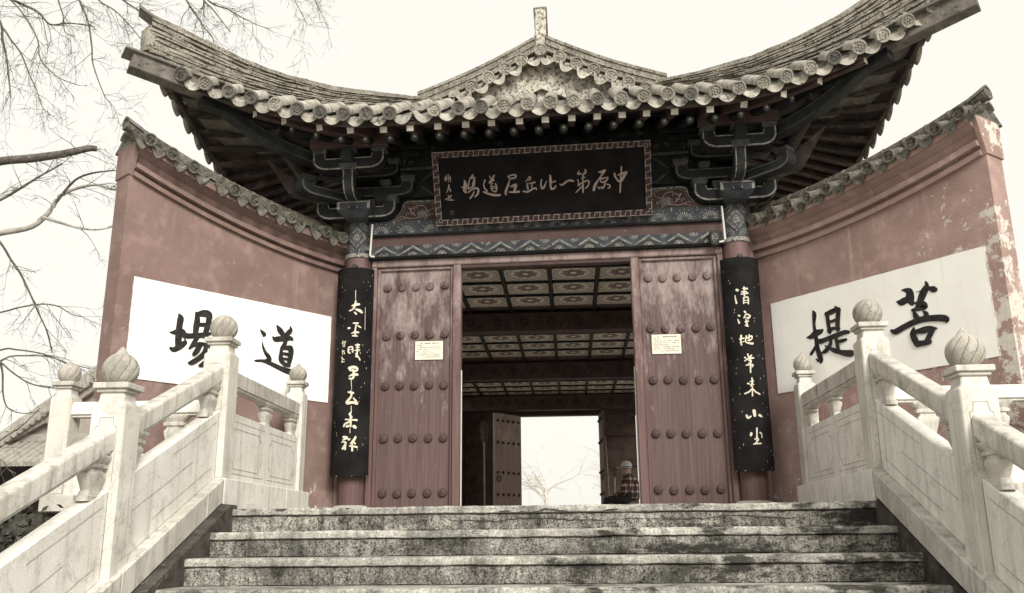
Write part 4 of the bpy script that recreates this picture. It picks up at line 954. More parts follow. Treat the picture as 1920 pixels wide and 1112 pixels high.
for s in (-1, 1):
    X = s*1.845
    br = tag(part('capital_block', leaned(MB().hexa([(X-.10, -.26, 2.862), (X+.10, -.26, 2.862), (X+.10, .04, 2.862), (X-.10, .04, 2.862)],
             [(X-.165, -.32, 2.93), (X+.165, -.32, 2.93), (X+.165, .06, 2.93), (X-.165, .06, 2.93)]).box(X-.165, X+.165, -.32, .06, 2.931, 3.02)), 'blue_paint', hall, bevel=.004))
    tr = MB(); f0 = lambda x, z, o: lean((x, -.3225-o, z))
    for q in (-1, 1): tr.ribbon([(X+q*.148, 2.935), (X+q*.148, 3.012)], [.014]*2, f0, 0, False)
    tr.ribbon([(X-.134, 3.008), (X+.134, 3.008)], [.006]*2, f0, 0, False)
    part('painted_edge', tr, 'trim', br, smooth=0)
    arm(br, X, -.21, -.09, .395, 2.875, 3.0, .04, .075)
    block(br, X-.33, -.145, 3.041, 3.115, .15, .14); block(br, X+.33, -.145, 3.041, 3.115, .15, .14)
    block(br, X-.06, -.11, 3.025, 3.10, .10, .13)
    # second, longer wall-plane arm
    arm(br, X, -.16, -.06, .56, 3.115, 3.225, .04, .06, trim='trim_dim')
    block(br, X-.50, -.11, 3.262, 3.33, .15, .13); block(br, X+.50, -.11, 3.262, 3.33, .15, .13)
    arm(br, X, -.15, -.05, .40, 3.335, 3.43, .035, .05, trim='trim_dim')
    for q in (-.35, 0, .35): block(br, X+q, -.10, 3.467, 3.53, .13, .13)
    block(br, X+.16*-s, -.14, 3.012, 3.08, .10, .12); block(br, X+.27*-s, -.10, 3.235, 3.30, .11, .12)
    for zq, hq in ((3.545, .62), (3.62, .7)): part('wall_plate', leaned(MB().box(X-hq, X+hq, -.15, -.075, zq, zq+.055)), 'black_paint', br, bevel=.004)
    # curved beak projecting to the front
    side = smoothpath([(-.28, 3.02), (-.44, 3.01), (-.53, 3.05), (-.57, 3.13), (-.575, 3.22), (-.60, 3.24)], 4)
    ins = smoothpath([(-.47, 3.24), (-.465, 3.15), (-.44, 3.11), (-.36, 3.10), (-.2, 3.12), (-.1, 3.12)], 4)
    dn = [(-.34, 2.935)]+side+ins+[(-.1, 3.0)]
    bk = part('beak_arm', leaned(MB().prism(dn, lambda p: (X-.055, p[0], p[1]), lambda p: (X+.055, p[0], p[1]))), 'green_paint', br, smooth=25)
    tr = MB()
    for q in (-1, 1):
        vs = [lean((X+q*.047, p[0]-.003, p[1]-.002)) for p in [(-.34, 2.935)]+side]; v2 = [lean((X+q*.037, p[0]-.003, p[1]-.002)) for p in [(-.34, 2.935)]+side]
        n_ = len(vs); tr.add(vs+v2, [(i, i+1, n_+i+1, n_+i) for i in range(n_-1)])
    part('painted_edge', tr, 'trim', bk, smooth=0)
    block(br, X, -.52, 3.235, 3.31, .17, .16)
    arm(br, X, -.585, -.465, .345, 3.245, 3.37, .045, .08)
    part('nose_block', leaned(MB().hexa([(X-.05, -.70, 3.33), (X+.05, -.70, 3.33), (X+.06, -.46, 3.28), (X-.06, -.46, 3.28)],
         [(X-.05, -.68, 3.43), (X+.05, -.68, 3.43), (X+.06, -.46, 3.45), (X-.06, -.46, 3.45)])), 'green_paint', br, bevel=.006)
    for q in (-.285, 0, .285): block(br, X+q, -.52, 3.415, 3.475, .14, .14)
    tie = part('red_tie_board', leaned(MB().box(X-.375, X+.375, -.60, -.53, 3.477, 3.69)), 'red_beam', br, bevel=.004)
    # diagonal arm and its stacked blocks towards the corner
    piv = (X, -.12, 0); rr_ = s*R(-45)
    arm(br, X+s*.30, -.18, -.06, .36, 3.02, 3.12, .03, .06, rr_, piv, 'trim_faint')
    block(br, X+s*.58, -.12, 3.155, 3.22, .14, .14, 'green_paint', rot=rr_, piv=piv)
    part('corner_wedge', leaned(MB().hexa([(X+s*.30, -.16, 3.06), (X+s*.62, -.42, 3.10), (X+s*.62, -.30, 3.10), (X+s*.30, -.04, 3.06)], [(X+s*.32, -.16, 3.12), (X+s*.80, -.60, 3.40), (X+s*.80, -.46, 3.40), (X+s*.32, -.04, 3.12)])), 'soffit', br, smooth=0)
    # side-plane arm running back along the hall
    arm(br, X, -.20, -.09, .36, 3.0, 3.1, .04, .07, R(90), (X, .1, 0))

# ------------------------------------------------------------------ eaves: rafters and soffit
def ea(x): return max(0.0, min(1.0, (abs(x)-1.5)/1.95))
def EY(x): return -1.2-.22*ea(x)**2                          # front eave line (tile ends)
def EZ(x): return 3.51+.58*ea(x)**1.7
YC, XC = -1.42, 3.45
def eb(y): return max(0.0, min(1.0, 1-(y-YC)/1.95))
def SX(y): return 3.27+.18*eb(y)**2                          # side eave line (right half)
def SZ(y): return 3.51+.58*eb(y)**1.9
HIP = [(1.18, -.25, 4.06), (2.0, -.68, 3.93), (2.6, -.98, 3.93), (3.05, -1.21, 3.99), (3.45, -1.42, 4.09)]
def hip_y(x): return -.25-(abs(x)-1.18)*1.17/2.27
def hip_z(x): return 4.05-.10*min(1, (abs(x)-1.18)/.9)*(1-ea(x))**.5+(.06)*ea(x)**3*.7 if abs(x) > 1.18 else 4.05
def front_in(x):
    if abs(x) <= 1.18: return (x, -.25, 4.05)
    y = hip_y(x); z0 = EZ(x); return (x, y, z0+.565*(y-EY(x)))
def lerp(a, b, t): return tuple(p+(q-p)*t for p, q in zip(a, b))
def hipS_z(t): return 3.85+.16*t*t
def f_in(x):                                                # inner edge of the front soffit: wall line, then the hip
    t = max(0.0, (abs(x)-1.9)/1.55); return (x, -.04-1.36*t, hipS_z(t))
def s_in(y):
    t = max(0.0, (-.04-y)/1.36); return (1.9+1.55*t, y, hipS_z(t))
XW = lambda u: -3.42+6.84*u
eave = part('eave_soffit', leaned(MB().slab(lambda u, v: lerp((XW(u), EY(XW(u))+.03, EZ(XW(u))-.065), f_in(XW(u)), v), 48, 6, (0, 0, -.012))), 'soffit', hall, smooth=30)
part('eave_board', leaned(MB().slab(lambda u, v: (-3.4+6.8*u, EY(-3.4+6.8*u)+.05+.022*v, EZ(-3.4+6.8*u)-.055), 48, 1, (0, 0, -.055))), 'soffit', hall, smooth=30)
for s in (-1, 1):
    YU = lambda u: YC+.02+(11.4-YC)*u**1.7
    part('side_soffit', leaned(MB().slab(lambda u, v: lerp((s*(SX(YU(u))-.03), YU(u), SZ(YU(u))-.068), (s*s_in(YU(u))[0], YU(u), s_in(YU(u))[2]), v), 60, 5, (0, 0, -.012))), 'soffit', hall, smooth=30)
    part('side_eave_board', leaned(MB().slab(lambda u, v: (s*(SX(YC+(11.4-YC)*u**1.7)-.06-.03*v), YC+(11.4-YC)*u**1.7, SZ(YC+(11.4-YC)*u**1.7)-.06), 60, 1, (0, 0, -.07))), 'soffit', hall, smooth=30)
def soff(x, y):
    z = EZ(x)-.077; y0 = EY(x)+.03; q = f_in(x)
    return z+(q[2]-.012-z)*(y-y0)/(q[1]-y0)
xs = [-2.56, -2.30, -1.98, -1.70, -1.40, -1.16, -.91, -.66, -.43, -.18, .05, .285, .51, .73, .945, 1.19, 1.50, 1.795, 2.14, 2.45, 2.84]
for x in xs:
    y0 = EY(x)+.085; xb = x if abs(x) < 1.5 else math.copysign(1.5+(abs(x)-1.5)*.45, x)
    z0 = soff(x, y0)-.060
    rf = part('flying_rafter', leaned(MB().beam((x, y0, z0), (xb, y0+.6, soff(xb, y0+.6)-.05), .062, .080)), 'red_dark', hall)
    a = lean((x, y0, z0)); d_ = (lean((xb, y0+.6, soff(xb, y0+.6)-.05))-a).normalized()
    part('rafter_end', MB().beam(a-d_*.006, a-d_*.001, .063, .081), 'rafter_end', rf)
for k in range(-10, 11):
    x = k*.232-.02
    if abs(x) > 2.35: continue
    y0 = EY(x)+.44; xb = x if abs(x) < 1.6 else math.copysign(1.6+(abs(x)-1.6)*.4, x)
    a = Vector((x, y0, soff(x, y0)-.125)); b = Vector((xb, -.06, soff(xb, -.06)-.10))
    rf = part('round_rafter', leaned(MB().tube([a, b], .043, 12)), 'black_paint', hall, smooth=40)
    d_ = (lean(b)-lean(a)).normalized(); e = lean(a)
    part('rafter_eye', MB().tube([e-d_*.004, e-d_*.0008], .030, 12), 'trim_dim', rf)
    part('eye_dot', MB().tube([e-d_*.007+Vector((0, 0, .008)), e-d_*.0045+Vector((0, 0, .008))], .013, 10), 'rafter_end', rf)
# fan of square rafters carrying the sides
for s in (-1, 1):
    for k in range(17):
        y = -1.22+k*.235
        a = Vector((s*(SX(y)-.07), y, SZ(y)-.125)); yb = y if y > .5 else .5-(.5-y)*.36
        b = Vector((s*1.93, yb, 3.80))
        part('fan_rafter', leaned(MB().beam(a+Vector((0, 0, .018)), b+Vector((0, 0, .02)), .085, .04)), 'soffit', hall)
    # purlin under the side rafters and front purlin
    part('side_purlin', leaned(MB().tube([(s*2.55, -.75, 3.63), (s*2.55, 11, 3.55)], .075, 12)), 'soffit', hall, smooth=40)
    # hip beams
    hp = MB().beam((s*1.9, -.16, 3.62), (s*3.08, -1.17, 3.78), .13, .15)
    part('hip_beam', leaned(hp), 'black_paint', hall, bevel=.008)
    cv = smoothpath([(1.95, -.2, 3.40), (2.3, -.5, 3.44), (2.62, -.78, 3.54), (2.82, -.95, 3.67), (3.0, -1.1, 3.80)], 5)
    mb = MB(); n_ = len(cv); vs = []; fs = []
    sd = Vector((s*.7, .7, 0))*.055
    for p in cv:
        q = Vector((s*p[0], p[1], p[2])); vs += [q-sd-Vector((0, 0, .06)), q+sd-Vector((0, 0, .06)), q+sd+Vector((0, 0, .06)), q-sd+Vector((0, 0, .06))]
    for i in range(n_-1): fs += [(i*4+j, i*4+(j+1) % 4, i*4+4+(j+1) % 4, i*4+4+j) for j in range(4)]
    fs += [(3, 2, 1, 0), tuple((n_-1)*4+j for j in range(4))]
    cb_ = part('curved_brace', leaned(mb.add(vs, fs)), 'green_paint', hall, smooth=25)
    tr = MB()
    for dz in (-.052, .052):
        a_ = [lean(Vector((s*p[0], p[1], p[2]+dz))-sd*1.04) for p in cv]; b_ = [lean(Vector((s*p[0], p[1], p[2]+dz*.82))-sd*1.04) for p in cv]
        tr.add(a_+b_, [(i, i+1, n_+i+1, n_+i) for i in range(n_-1)])
    part('painted_edge', tr, 'trim_dim', cb_, smooth=0)
    tip = MB().beam((s*2.7, -.90, 3.80), (s*(3.57 if s < 0 else 3.69), -1.56, 3.985), .15, .16)
    tb = part('hip_beam_tip', leaned(tip), 'oak', hall, bevel=.008)
    part('tip_cover', leaned(MB().beam((s*3.2, -1.28, 3.99), (s*(3.62 if s < 0 else 3.73), -1.60, 4.078), .21, .024)), 'tile_dark', tb, bevel=.004)
part('front_purlin', leaned(MB().tube([(-2.5, -.50, 3.74), (2.5, -.50, 3.74)], .07, 14)), 'black_paint', hall, smooth=40)

# ------------------------------------------------------------------ the roof
roof = part('roof', leaned(MB().slab(lambda u, v: (lambda x: lerp((x, EY(x)+.02, EZ(x)-.045), (front_in(x)[0], front_in(x)[1]+.02, front_in(x)[2]-.045), v))(-3.44+6.88*u), 64, 4, (0, 0, -.012))), 'tile_dark', hall, smooth=30)
# front skirt: rows of barrel tiles with round ends, drip tiles between them
NR = 34; PX = [-3.37+6.74*k/(NR-1) for k in range(NR)]
def dEY(x): return (EY(x+.02)-EY(x-.02))/.04
def dEZ(x): return (EZ(x+.02)-EZ(x-.02))/.04
cap_pick = 'cab aabcaaaaaba cbbbbcbbbabbbbbabbbb'.replace(' ', '')
for k, x in enumerate(PX):
    e = Vector((x, EY(x), EZ(x))); q = Vector(front_in(x)); d = q-e
    L = d.length; pit = math.atan2(d.z, d.y) if L > .06 else R(28)
    rollA = -math.atan(dEZ(x))
    F = T(*lean(e))@RZ(math.atan(dEY(x))*.5)@RY(rollA*.55)@RX(pit)
    n = max(1, int(L/.25+.5))
    for j in range(min(n, 5)):
        if k in (11,) and j == 0: continue
        inst('barrel_tile', ME['barrel'], roof, F@T(rnd.uniform(-.004, .004), -.03+j*.25, -.006+rnd.uniform(-.003, .003))@RZ(rnd.uniform(-.02, .02)))
    if k not in (11,):
        c = cap_pick[k % len(cap_pick)]
        inst('tile_end', ME[{'a': 'cap2', 'b': 'cap', 'c': 'cap3'}[c]], roof, F@T(rnd.uniform(-.006, .006), -.058, -.004+rnd.uniform(-.006, .006))@RX(-pit*.3+rnd.uniform(-.14, .14))@RZ(rnd.uniform(-.1, .1))@RY(rnd.uniform(0, 6))@Matrix.Scale(rnd.uniform(.90, .98), 4))
    if k < NR-1:
        xm = (x+PX[k+1])/2; em = Vector((xm, EY(xm)-.008, EZ(xm)-.008))
        inst('drip_tile', ME['drip'], roof, T(*lean(em))@RZ(math.atan(dEY(xm)))@RY(-math.atan(dEZ(xm)+.03))@RX(R(24)+rnd.uniform(-.10, .10))@RY(rnd.uniform(-.05, .05))@RZ(rnd.uniform(-.08, .08))@Matrix.Scale(math.hypot(1, dEZ(xm))*.99, 4, (1, 0, 0)))
# side skirts and main slopes
for s in (-1, 1):
    def side_in(y):
        if y > -.25: return Vector((s*1.18, y, 4.05))
        x = 1.18+(-.25-y)*2.27/1.17; z = front_in(x)[2]; return Vector((s*x, y, z))
    part('side_slope', leaned(MB().slab(lambda u, v: (lambda y: Vector((s*SX(y), y, SZ(y)-.045)).lerp(side_in(y)-Vector((0, 0, .045)), v))(YC+.01+(11.4-YC)*u**1.5), 60, 3, (0, 0, -.012))), 'tile_dark', roof, smooth=30)
    part('main_slope', leaned(MB().slab(lambda u, v: Vector((s*1.19, -.16+10.6*u, 4.01)).lerp(Vector((s*.03, -.16+10.6*u, 4.56)), v), 4, 4, (0, 0, -.012))), 'tile_dark', roof, smooth=30)
    rows = MB(); y = -1.30; k = 0
    while y < 11.2:
        a = Vector((s*SX(y), y, SZ(y))); b = side_in(y)
        if k > 13:
            rows.tube([lean(a), lean(b)], .055, 8)
        else:
            d = b-a; L = d.length; pit = math.atan2(d.z, -s*d.x)
            F = T(*lean(a))@RZ(s*R(90))@RX(pit)
            n = max(1, int(L/.25+.5))
            for j in range(min(2, n)): inst('barrel_tile', ME['barrel'], roof, F@T(0, .01+j*.25, -.006))
            if n > 2:
                q0 = a+d*(.5/L); rows.tube([lean(q0), lean(b)], .055, 8)
            inst('tile_end', ME['cap2' if rnd.random() < .5 else 'cap3'], roof, F)
            ym = y+.105; am = Vector((s*(SX(ym)+.015), ym, SZ(ym)-.02))
            inst('drip_tile', ME['drip'], roof, T(*lean(am))@RZ(s*R(90))@RX(R(22)))
        if y > -.1: rows.tube([lean((s*1.19, y, 4.06)), lean((s*.06, y, 4.60))], .055, 8)
        y += .21; k += 1
    part('tile_rows', rows, 'tile', roof, smooth=40, kind='stuff')

# hip ridges: stacked courses sweeping up to the corners
tops = [(1.18, 4.115), (1.5, 4.08), (2.0, 4.06), (2.45, 4.125), (2.75, 4.205), (3.0, 4.31), (3.25, 4.42), (3.50, 4.525)]
def hip_top(x):
    x = abs(x)
    for (a, za), (b, zb) in zip(tops, tops[1:]):
        if x <= b: t = (x-a)/(b-a); return za+(zb-za)*t
    return tops[-1][1]
HD = Vector((2.27, -1.17, 0)).normalized()
for s in (-1, 1):
    hr = None; NC = 15; NS = 60
    nrm = Vector((-HD.y, HD.x, 0))
    for c in range(NC+1):
        mb = MB(); vs = []; fs = []
        half = .055 if c == NC else (.082, .066, .078, .064, .080)[c % 5]
        for k in range(NS+1):
            x = 1.16+(3.475-1.16)*k/NS; y = hip_y(x)
            zb_ = front_in(max(1.181, min(x, 3.44)))[2]-.03; zt = hip_top(x)-.035
            wob = .014*noise.fractal(Vector((x*6, c*3.1, s)), .8, 2, 4); wz = .010*noise.fractal(Vector((x*4, c*1.7, s*4)), .8, 2, 4)
            z0 = zb_+(zt-zb_)*c/NC+.003; z1 = zb_+(zt-zb_)*(c+1)/NC-.002 if c < NC else zt+.045
            if c == NC: z0 = zt+.001
            h = half+wob
            for o, z in ((-h, z0), (h, z0), (h, z1+wz), (-h, z1+wz)):
                vs.append(lean((s*(x+nrm.x*o), y+nrm.y*o, z)))
        for k in range(NS): fs += [(k*4+j, k*4+(j+1) % 4, k*4+4+(j+1) % 4, k*4+4+j) for j in range(4)]
        fs += [(3, 2, 1, 0), tuple(NS*4+j for j in range(4))]
        mb.add(vs, fs)
        if c == 0: hr = part('hip_ridge', mb, 'ridge', hall, smooth=30)
        else: part('ridge_course', mb, 'ridge', hr, smooth=30)
    # lifted end tile on the tip
    a = Vector((3.36, hip_y(3.36), hip_top(3.36)+.012)); b = Vector((3.58, hip_y(3.58), hip_top(3.5)+.075))
    mb = MB().slab(lambda u, v: lean(Vector((s, 1, 1))*a.lerp(b, u)+Vector((s*nrm.x, nrm.y, 0))*(.17*(v-.5))+Vector((0, 0, -.05*(2*v-1)**2+.03*u*u))), 4, 8, (0, 0, -.016))
    part('end_lip', mb, 'tile_dark', hr, smooth=40)
    mb = MB().lathe([(.075, -.16), (.085, -.05), (.075, .06), (.04, .12), (.01, .13)], 12, (s*3.47, hip_y(3.47), 4.30), 1, 1, fn=lambda th, z: 1+.10*math.sin(5*th+z*30))
    part('corner_lump', leaned(mb), 'ridge', hr, smooth=50)

# gable: plaster field, raised inner frame, verge ridges, verge tiles, standing ridge end
gb = part('gable_wall', leaned(MB().prism([(-1.16, 3.80), (1.16, 3.80), (1.16, 4.02), (0, 4.56), (-1.16, 4.02)], lambda p: (p[0], -.205, p[1]), lambda p: (p[0], -.15, p[1]))), 'gable_plaster', hall, smooth=0)
for s in (-1, 1):
    part('raking_board', leaned(MB().prism([(0, 4.215), (s*.66, 3.90), (s*.66, 3.82), (0, 4.135)], lambda p: (p[0], -.262, p[1]), lambda p: (p[0], -.206, p[1]))), 'gable_plaster', gb, smooth=0)
    part('vent_opening', leaned(MB().prism([(s*.045, 4.115), (s*.21, 4.035), (s*.21, 3.95), (s*.045, 3.97)], lambda p: (p[0], -.222, p[1]), lambda p: (p[0], -.206, p[1]))), 'black_paint', gb, smooth=0)
for s in (-1, 1):
    vr = None
    for c in range(5):
        half = (.075, .06, .072, .058, .07)[c]; z = -.075+c*.036
        mb = MB(); vs = []; fs = []
        for k in range(13):
            t = k/12; x = .055+1.20*t; zc = 4.645-.53*t+.035*math.sin(math.pi*t)*-1
            w_ = .004*noise.noise(Vector((x*9, c, s)))
            for yo, zo in ((-.16-half+w_, z), (-.16+half, z), (-.16+half, z+.033), (-.16-half+w_, z+.033)): vs.append(lean((s*x, yo, zc+zo)))
        for k in range(12): fs += [(k*4+j, k*4+(j+1) % 4, k*4+4+(j+1) % 4, k*4+4+j) for j in range(4)]
        fs += [(3, 2, 1, 0), tuple(48+j for j in range(4))]; mb.add(vs, fs)
        if c == 0: vr = part('verge_ridge', mb, 'ridge', hall, smooth=30)
        else: part('ridge_course', mb, 'ridge', vr, smooth=30)
    for k in range(6):
        t = k/5; x = .19+.84*t; z = 4.425-.415*t
        F = T(*lean((s*x, -.335, z)))@RX(R(14))
        inst('barrel_tile', ME['barrel'], vr, F@T(0, .01, -.006)@Matrix.Scale(.85, 4, (0, 1, 0)))
        if not (s < 0 and k == 4): inst('tile_end', ME['cap'], vr, F@RY(rnd.uniform(0, 6)))
        xm = x-.084 if k else .085; zm = z+.040 if k else 4.475
        inst('drip_tile', ME['drip'], vr, T(*lean((s*xm, -.34, zm-.02)))@RY(s*R(26))@RX(R(16))@Matrix.Scale(.8, 4, (1, 0, 0)))
inst('tile_end', ME['cap'], gb, T(0, -.36, 4.51))
inst('barrel_tile', ME['barrel'], gb, T(0, -.35, 4.504)@RX(R(6)))
mr = part('main_ridge', leaned(MB().box(-.058, .058, -.21, 10.45, 4.52, 5.075)), 'gable_plaster', hall, bevel=.012)
part('ridge_cover', leaned(MB().box(-.07, .07, -.19, 10.4, 5.0755, 5.11)), 'tile_dark', mr, bevel=.012)
for zb_ in (4.66, 4.80, 4.94): part('ridge_course', leaned(MB().box(-.064, .064, -.14, 10.4, zb_, zb_+.02)), 'ridge', mr)

# ------------------------------------------------------------------ inside the hall
def side_wall(name, mat, xa, xb, zt):
    mb = MB(); xa, xb = sorted((xa, xb)); y = .05 if name == 'hall_wall' else .12
    for y1, y2 in ((1.6, 5.4), (6.3, 9.5)):                  # tall side windows, unseen, added and enlarged to light the hall
        mb.box(xa, xb, y, y1, 0, zt); mb.box(xa, xb, y1, y2, 0, .3); mb.box(xa, xb, y1, y2, 2.45, zt); y = y2
    mb.box(xa, xb, y, HALL_B+(.2 if name == 'hall_wall' else 0), 0, zt)
    return part(name, mb, mat, hall, smooth=0)
for s in (-1, 1):
    side_wall('hall_wall', 'plaster', s*1.955, s*2.02, 3.88); side_wall('wall_boarding', 'inner_wall', s*1.93, s*1.954, 2.6)
    for y1, y2 in ((1.6, 5.4), (6.3, 9.5)):
        for k in range(3): part('added_window_rail', MB().box(*sorted((s*1.968, s*1.992)), y1, y2, .78+.52*k, .81+.52*k), 'frame', hall)
        for k in range(8): part('added_window_bar', MB().box(*sorted((s*1.965, s*1.995)), y1+(y2-y1)*(k+.5)/8-.016, y1+(y2-y1)*(k+.5)/8+.016, .3, 2.45), 'frame', hall)
part('end_wall_filler', MB().box(-1.954, -1.712, .0, .06, .0, 2.478), 'inner_wall', hall, smooth=0)
part('end_wall_filler', MB().box(1.712, 1.954, .0, .06, .0, 2.478), 'inner_wall', hall, smooth=0)
CH = 2.55
cl = part('ceiling', MB().box(-1.93, 1.93, .11, HALL_B, CH+.045, CH+.09), 'inner_wall', hall, smooth=0)
cof = mesh('coffer_panel', MB().box(-.235, .235, -.26, .26, -.006, .006), 'coffer', 0, centre=False)[0]
PXC, PYC = .522, .572
ys = [.42+PYC*j for j in range(17)]
ys = [.45, 1.02, 1.59, 2.16, 3.12, 3.69, 4.26, 4.83, 5.40, 6.52, 7.09, 7.66, 8.23, 8.80, 9.37]
for j, y in enumerate(ys):
    for i in range(-4, 4):
        x = (i+.5)*PXC+.02
        if abs(x) < 1.9: inst('coffer_panel', cof, cl, T(x, y, CH+.037))
for i in range(-3, 4): part('coffer_rib', MB().box(i*PXC+.02-.020, i*PXC+.02+.020, .12, HALL_B, CH-.002, CH+.03), 'black_paint', cl)
for y in ys: part('coffer_rib', MB().box(-1.93, 1.93, y-PYC/2-.012, y-PYC/2+.012, CH+.004, CH+.03), 'black_paint', cl)
for y0, z0 in ((2.62, 2.31), (6.02, 2.285), (9.5, 2.26)):
    bm_ = part('ceiling_beam', MB().box(-1.93, 1.93, y0, y0+.22, z0, CH-.003), 'red_dark', hall, bevel=.006)
    mb = MB()
    for k in range(11):
        cx = -1.7+k*.34
        for rr_ in (.03, .055):
            mb.ribbon([(cx+rr_*(1+.25*math.sin(6*t))*math.cos(t), (z0+CH)/2+rr_*(1+.25*math.sin(6*t))*math.sin(t)) for t in [2*math.pi*j/18 for j in range(19)]], [.006]*19, lambda x, z, o: (x, y0-.002-o, z), 0, False)
        mb.ribbon([(cx+.11, z0+.05), (cx+.2, CH-.06), (cx+.24, z0+.06)], [.007]*3, lambda x, z, o: (x, y0-.002-o, z), 0, False)
    part('painted_scroll', mb, 'black_paint', bm_, smooth=0)
# back wall with its doorway, leaves standing open
part('back_wall', MB().box(-1.93, -.80, HALL_B, HALL_B+.16, 0, 3.0).box(.80, 1.53, HALL_B, HALL_B+.16, 0, 3.0).box(1.53, 1.93, HALL_B, HALL_B+.16, 2.2, 3.0).box(-.80, .80, HALL_B, HALL_B+.16, 2.20, 3.0), 'inner_wall', hall, smooth=0)
bf = part('back_door_frame', MB().box(-.90, -.80, HALL_B-.05, HALL_B-.001, 0, 2.30).box(.80, .90, HALL_B-.05, HALL_B-.001, 0, 2.30).box(-.799, .799, HALL_B-.05, HALL_B-.001, 2.20, 2.30), 'red_dark', hall)
for k in range(3): part('board_joint', MB().box(.95, 1.52, HALL_B-.02, HALL_B-.001, .55+k*.6, .58+k*.6), 'red_dark', bf)
def back_leaf(hx, ang, s, mat):
    """door leaf hinged at hx, swung ang from closed towards the viewer"""
    d = Vector((math.cos(ang)*-s, -math.sin(ang), 0)); n = Vector((-d.y, d.x, 0))
    H = Vector((hx, HALL_B-.06, 0)); q = lambda a, o, z: H+d*a+n*o+Vector((0, 0, z))
    w = .79
    mb = MB().hexa([q(0, -.02, .03), q(w, -.02, .03), q(w, .02, .03), q(0, .02, .03)], [q(0, -.02, 2.19), q(w, -.02, 2.19), q(w, .02, 2.19), q(0, .02, 2.19)])
    lf = part('back_door_leaf', mb, mat, hall)
    sg = 1 if n.y < 0 else -1
    for zc in (.2, .62, 1.04, 1.62, 2.05)[::1]:
        for k in range(5):
            p = q(.08+k*.155, sg*.0205, zc); m_ = n*sg
            inst('stud', stud2, lf, T(*p)@m_.to_track_quat('Z', 'Y').to_matrix().to_4x4())
    part('pull_ring', MB().tube([q(w-.10+.05*math.cos(t), sg*.05, .92+.06*math.sin(t)) for t in [2*math.pi*j/12 for j in range(13)]], .010, 6), 'iron', lf)
    return lf
stud2 = mesh('stud', MB().lathe([(.030, 0), (.030, .006), (.024, .02), (.010, .03), (.001, .031)], 12), 'iron', 50, centre=False)[0]
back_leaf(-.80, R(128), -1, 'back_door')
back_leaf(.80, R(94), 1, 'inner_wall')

# ------------------------------------------------------------------ the name plaque
pq_up = Vector((0, -.30, .66)).normalized(); ro = .022
ex = Vector((math.cos(ro), 0, 0))+pq_up*math.sin(ro); ey = pq_up*math.cos(ro)-Vector((math.sin(ro), 0, 0)); en = -ex.cross(ey).normalized()
if en.y > 0: en = -en
PC = Vector((-.01, -.35, 3.08))
PQ = lambda x, z, o: PC+ex*x+ey*z+en*o
pq = thing('name_plaque', 'long black plaque with key-fret border lettered 中原第一比丘尼道場 over the doorway', 'plaque', PC-ey*.35)
hw, hh = 1.047, .357
bd = part('board', MB().prism([(-hw+.05, -hh+.05), (hw-.05, -hh+.05), (hw-.05, hh-.05), (-hw+.05, hh-.05)], lambda p: PQ(p[0], p[1], -.012), lambda p: PQ(p[0], p[1], -.05)), 'plaque_board', pq, smooth=0)
frm = MB(); bw = .062
for a, b, c, d in ((-hw, hw, hh-bw, hh), (-hw, hw, -hh, -hh+bw), (-hw, -hw+bw, -hh+bw+.0005, hh-bw-.0005), (hw-bw, hw, -hh+bw+.0005, hh-bw-.0005)):
    frm.prism([(a, c), (b, c), (b, d), (a, d)], lambda p: PQ(p[0], p[1], 0), lambda p: PQ(p[0], p[1], -.06))
fr_ = part('frame', frm, 'plaque_frame', pq, smooth=0)
fk = MB(); wv = .0042; U = .103; g = .007
def fret(fm_, n, pitch, h):
    for k in range(n):
        a = k*pitch
        for i, ln in enumerate((((.02, .45), (.02, 1), (.66, 1)), ((.34, 0), (.98, 0), (.98, .55)), ((.50, 1), (.50, 0)))):
            fk.ribbon([fm_(a+p[0]*pitch, p[1]*h) for p in ln], [wv]*len(ln), PQ, .0012+.0006*i, False)
h_ = bw-2*g
nH = 20; pH = (2*hw-2*bw-.0)/nH; nV = 5; pV = (2*hh-2*bw)/nV
fret(lambda u, v: (-hw+bw+u, hh-bw+g+v), nH, pH, h_); fret(lambda u, v: (-hw+bw+u, -hh+g+v), nH, pH, h_)
fret(lambda u, v: (-hw+g+v, -hh+bw+u), nV, pV, h_); fret(lambda u, v: (hw-bw+g+v, -hh+bw+u), nV, pV, h_)
for sx in (-1, 1):
    for sz in (-1, 1):
        cx, cz_ = sx*(hw-bw/2), sz*(hh-bw/2); q = h_/2
        fk.ribbon([(cx-sx*q, cz_+sz*q), (cx+sx*q, cz_+sz*q), (cx+sx*q, cz_-sz*q)], [wv]*3, PQ, .0012, False)
        fk.ribbon([(cx-sx*q, cz_-sz*.2*q), (cx-sx*.0, cz_-sz*.2*q), (cx, cz_-sz*q)], [wv]*3, PQ, .0018, False)
for a, b in (((-hw+.004, hh-.004), (hw-.004, hh-.004)), ((-hw+.004, -hh+.004), (hw-.004, -hh+.004))): fk.ribbon([a, b], [.0016]*2, PQ, .001, False)
part('key_fret', fk, 'fret', fr_, smooth=0)
write('character', INK_PLAQUE, 'gold_ink', bd, lambda x, z, o: PQ(x, z, -.0105+o))
sx0, sz0 = INK_PLAQUE[0][0][0]/1000+.02, -.215
part('seal', MB().prism([(sx0, sz0-.04), (sx0+.045, sz0-.04), (sx0+.045, sz0+.005), (sx0, sz0+.005)], lambda p: PQ(p[0], p[1], -.010), lambda p: PQ(p[0], p[1], -.0118)), 'plaque_frame', bd, smooth=0)

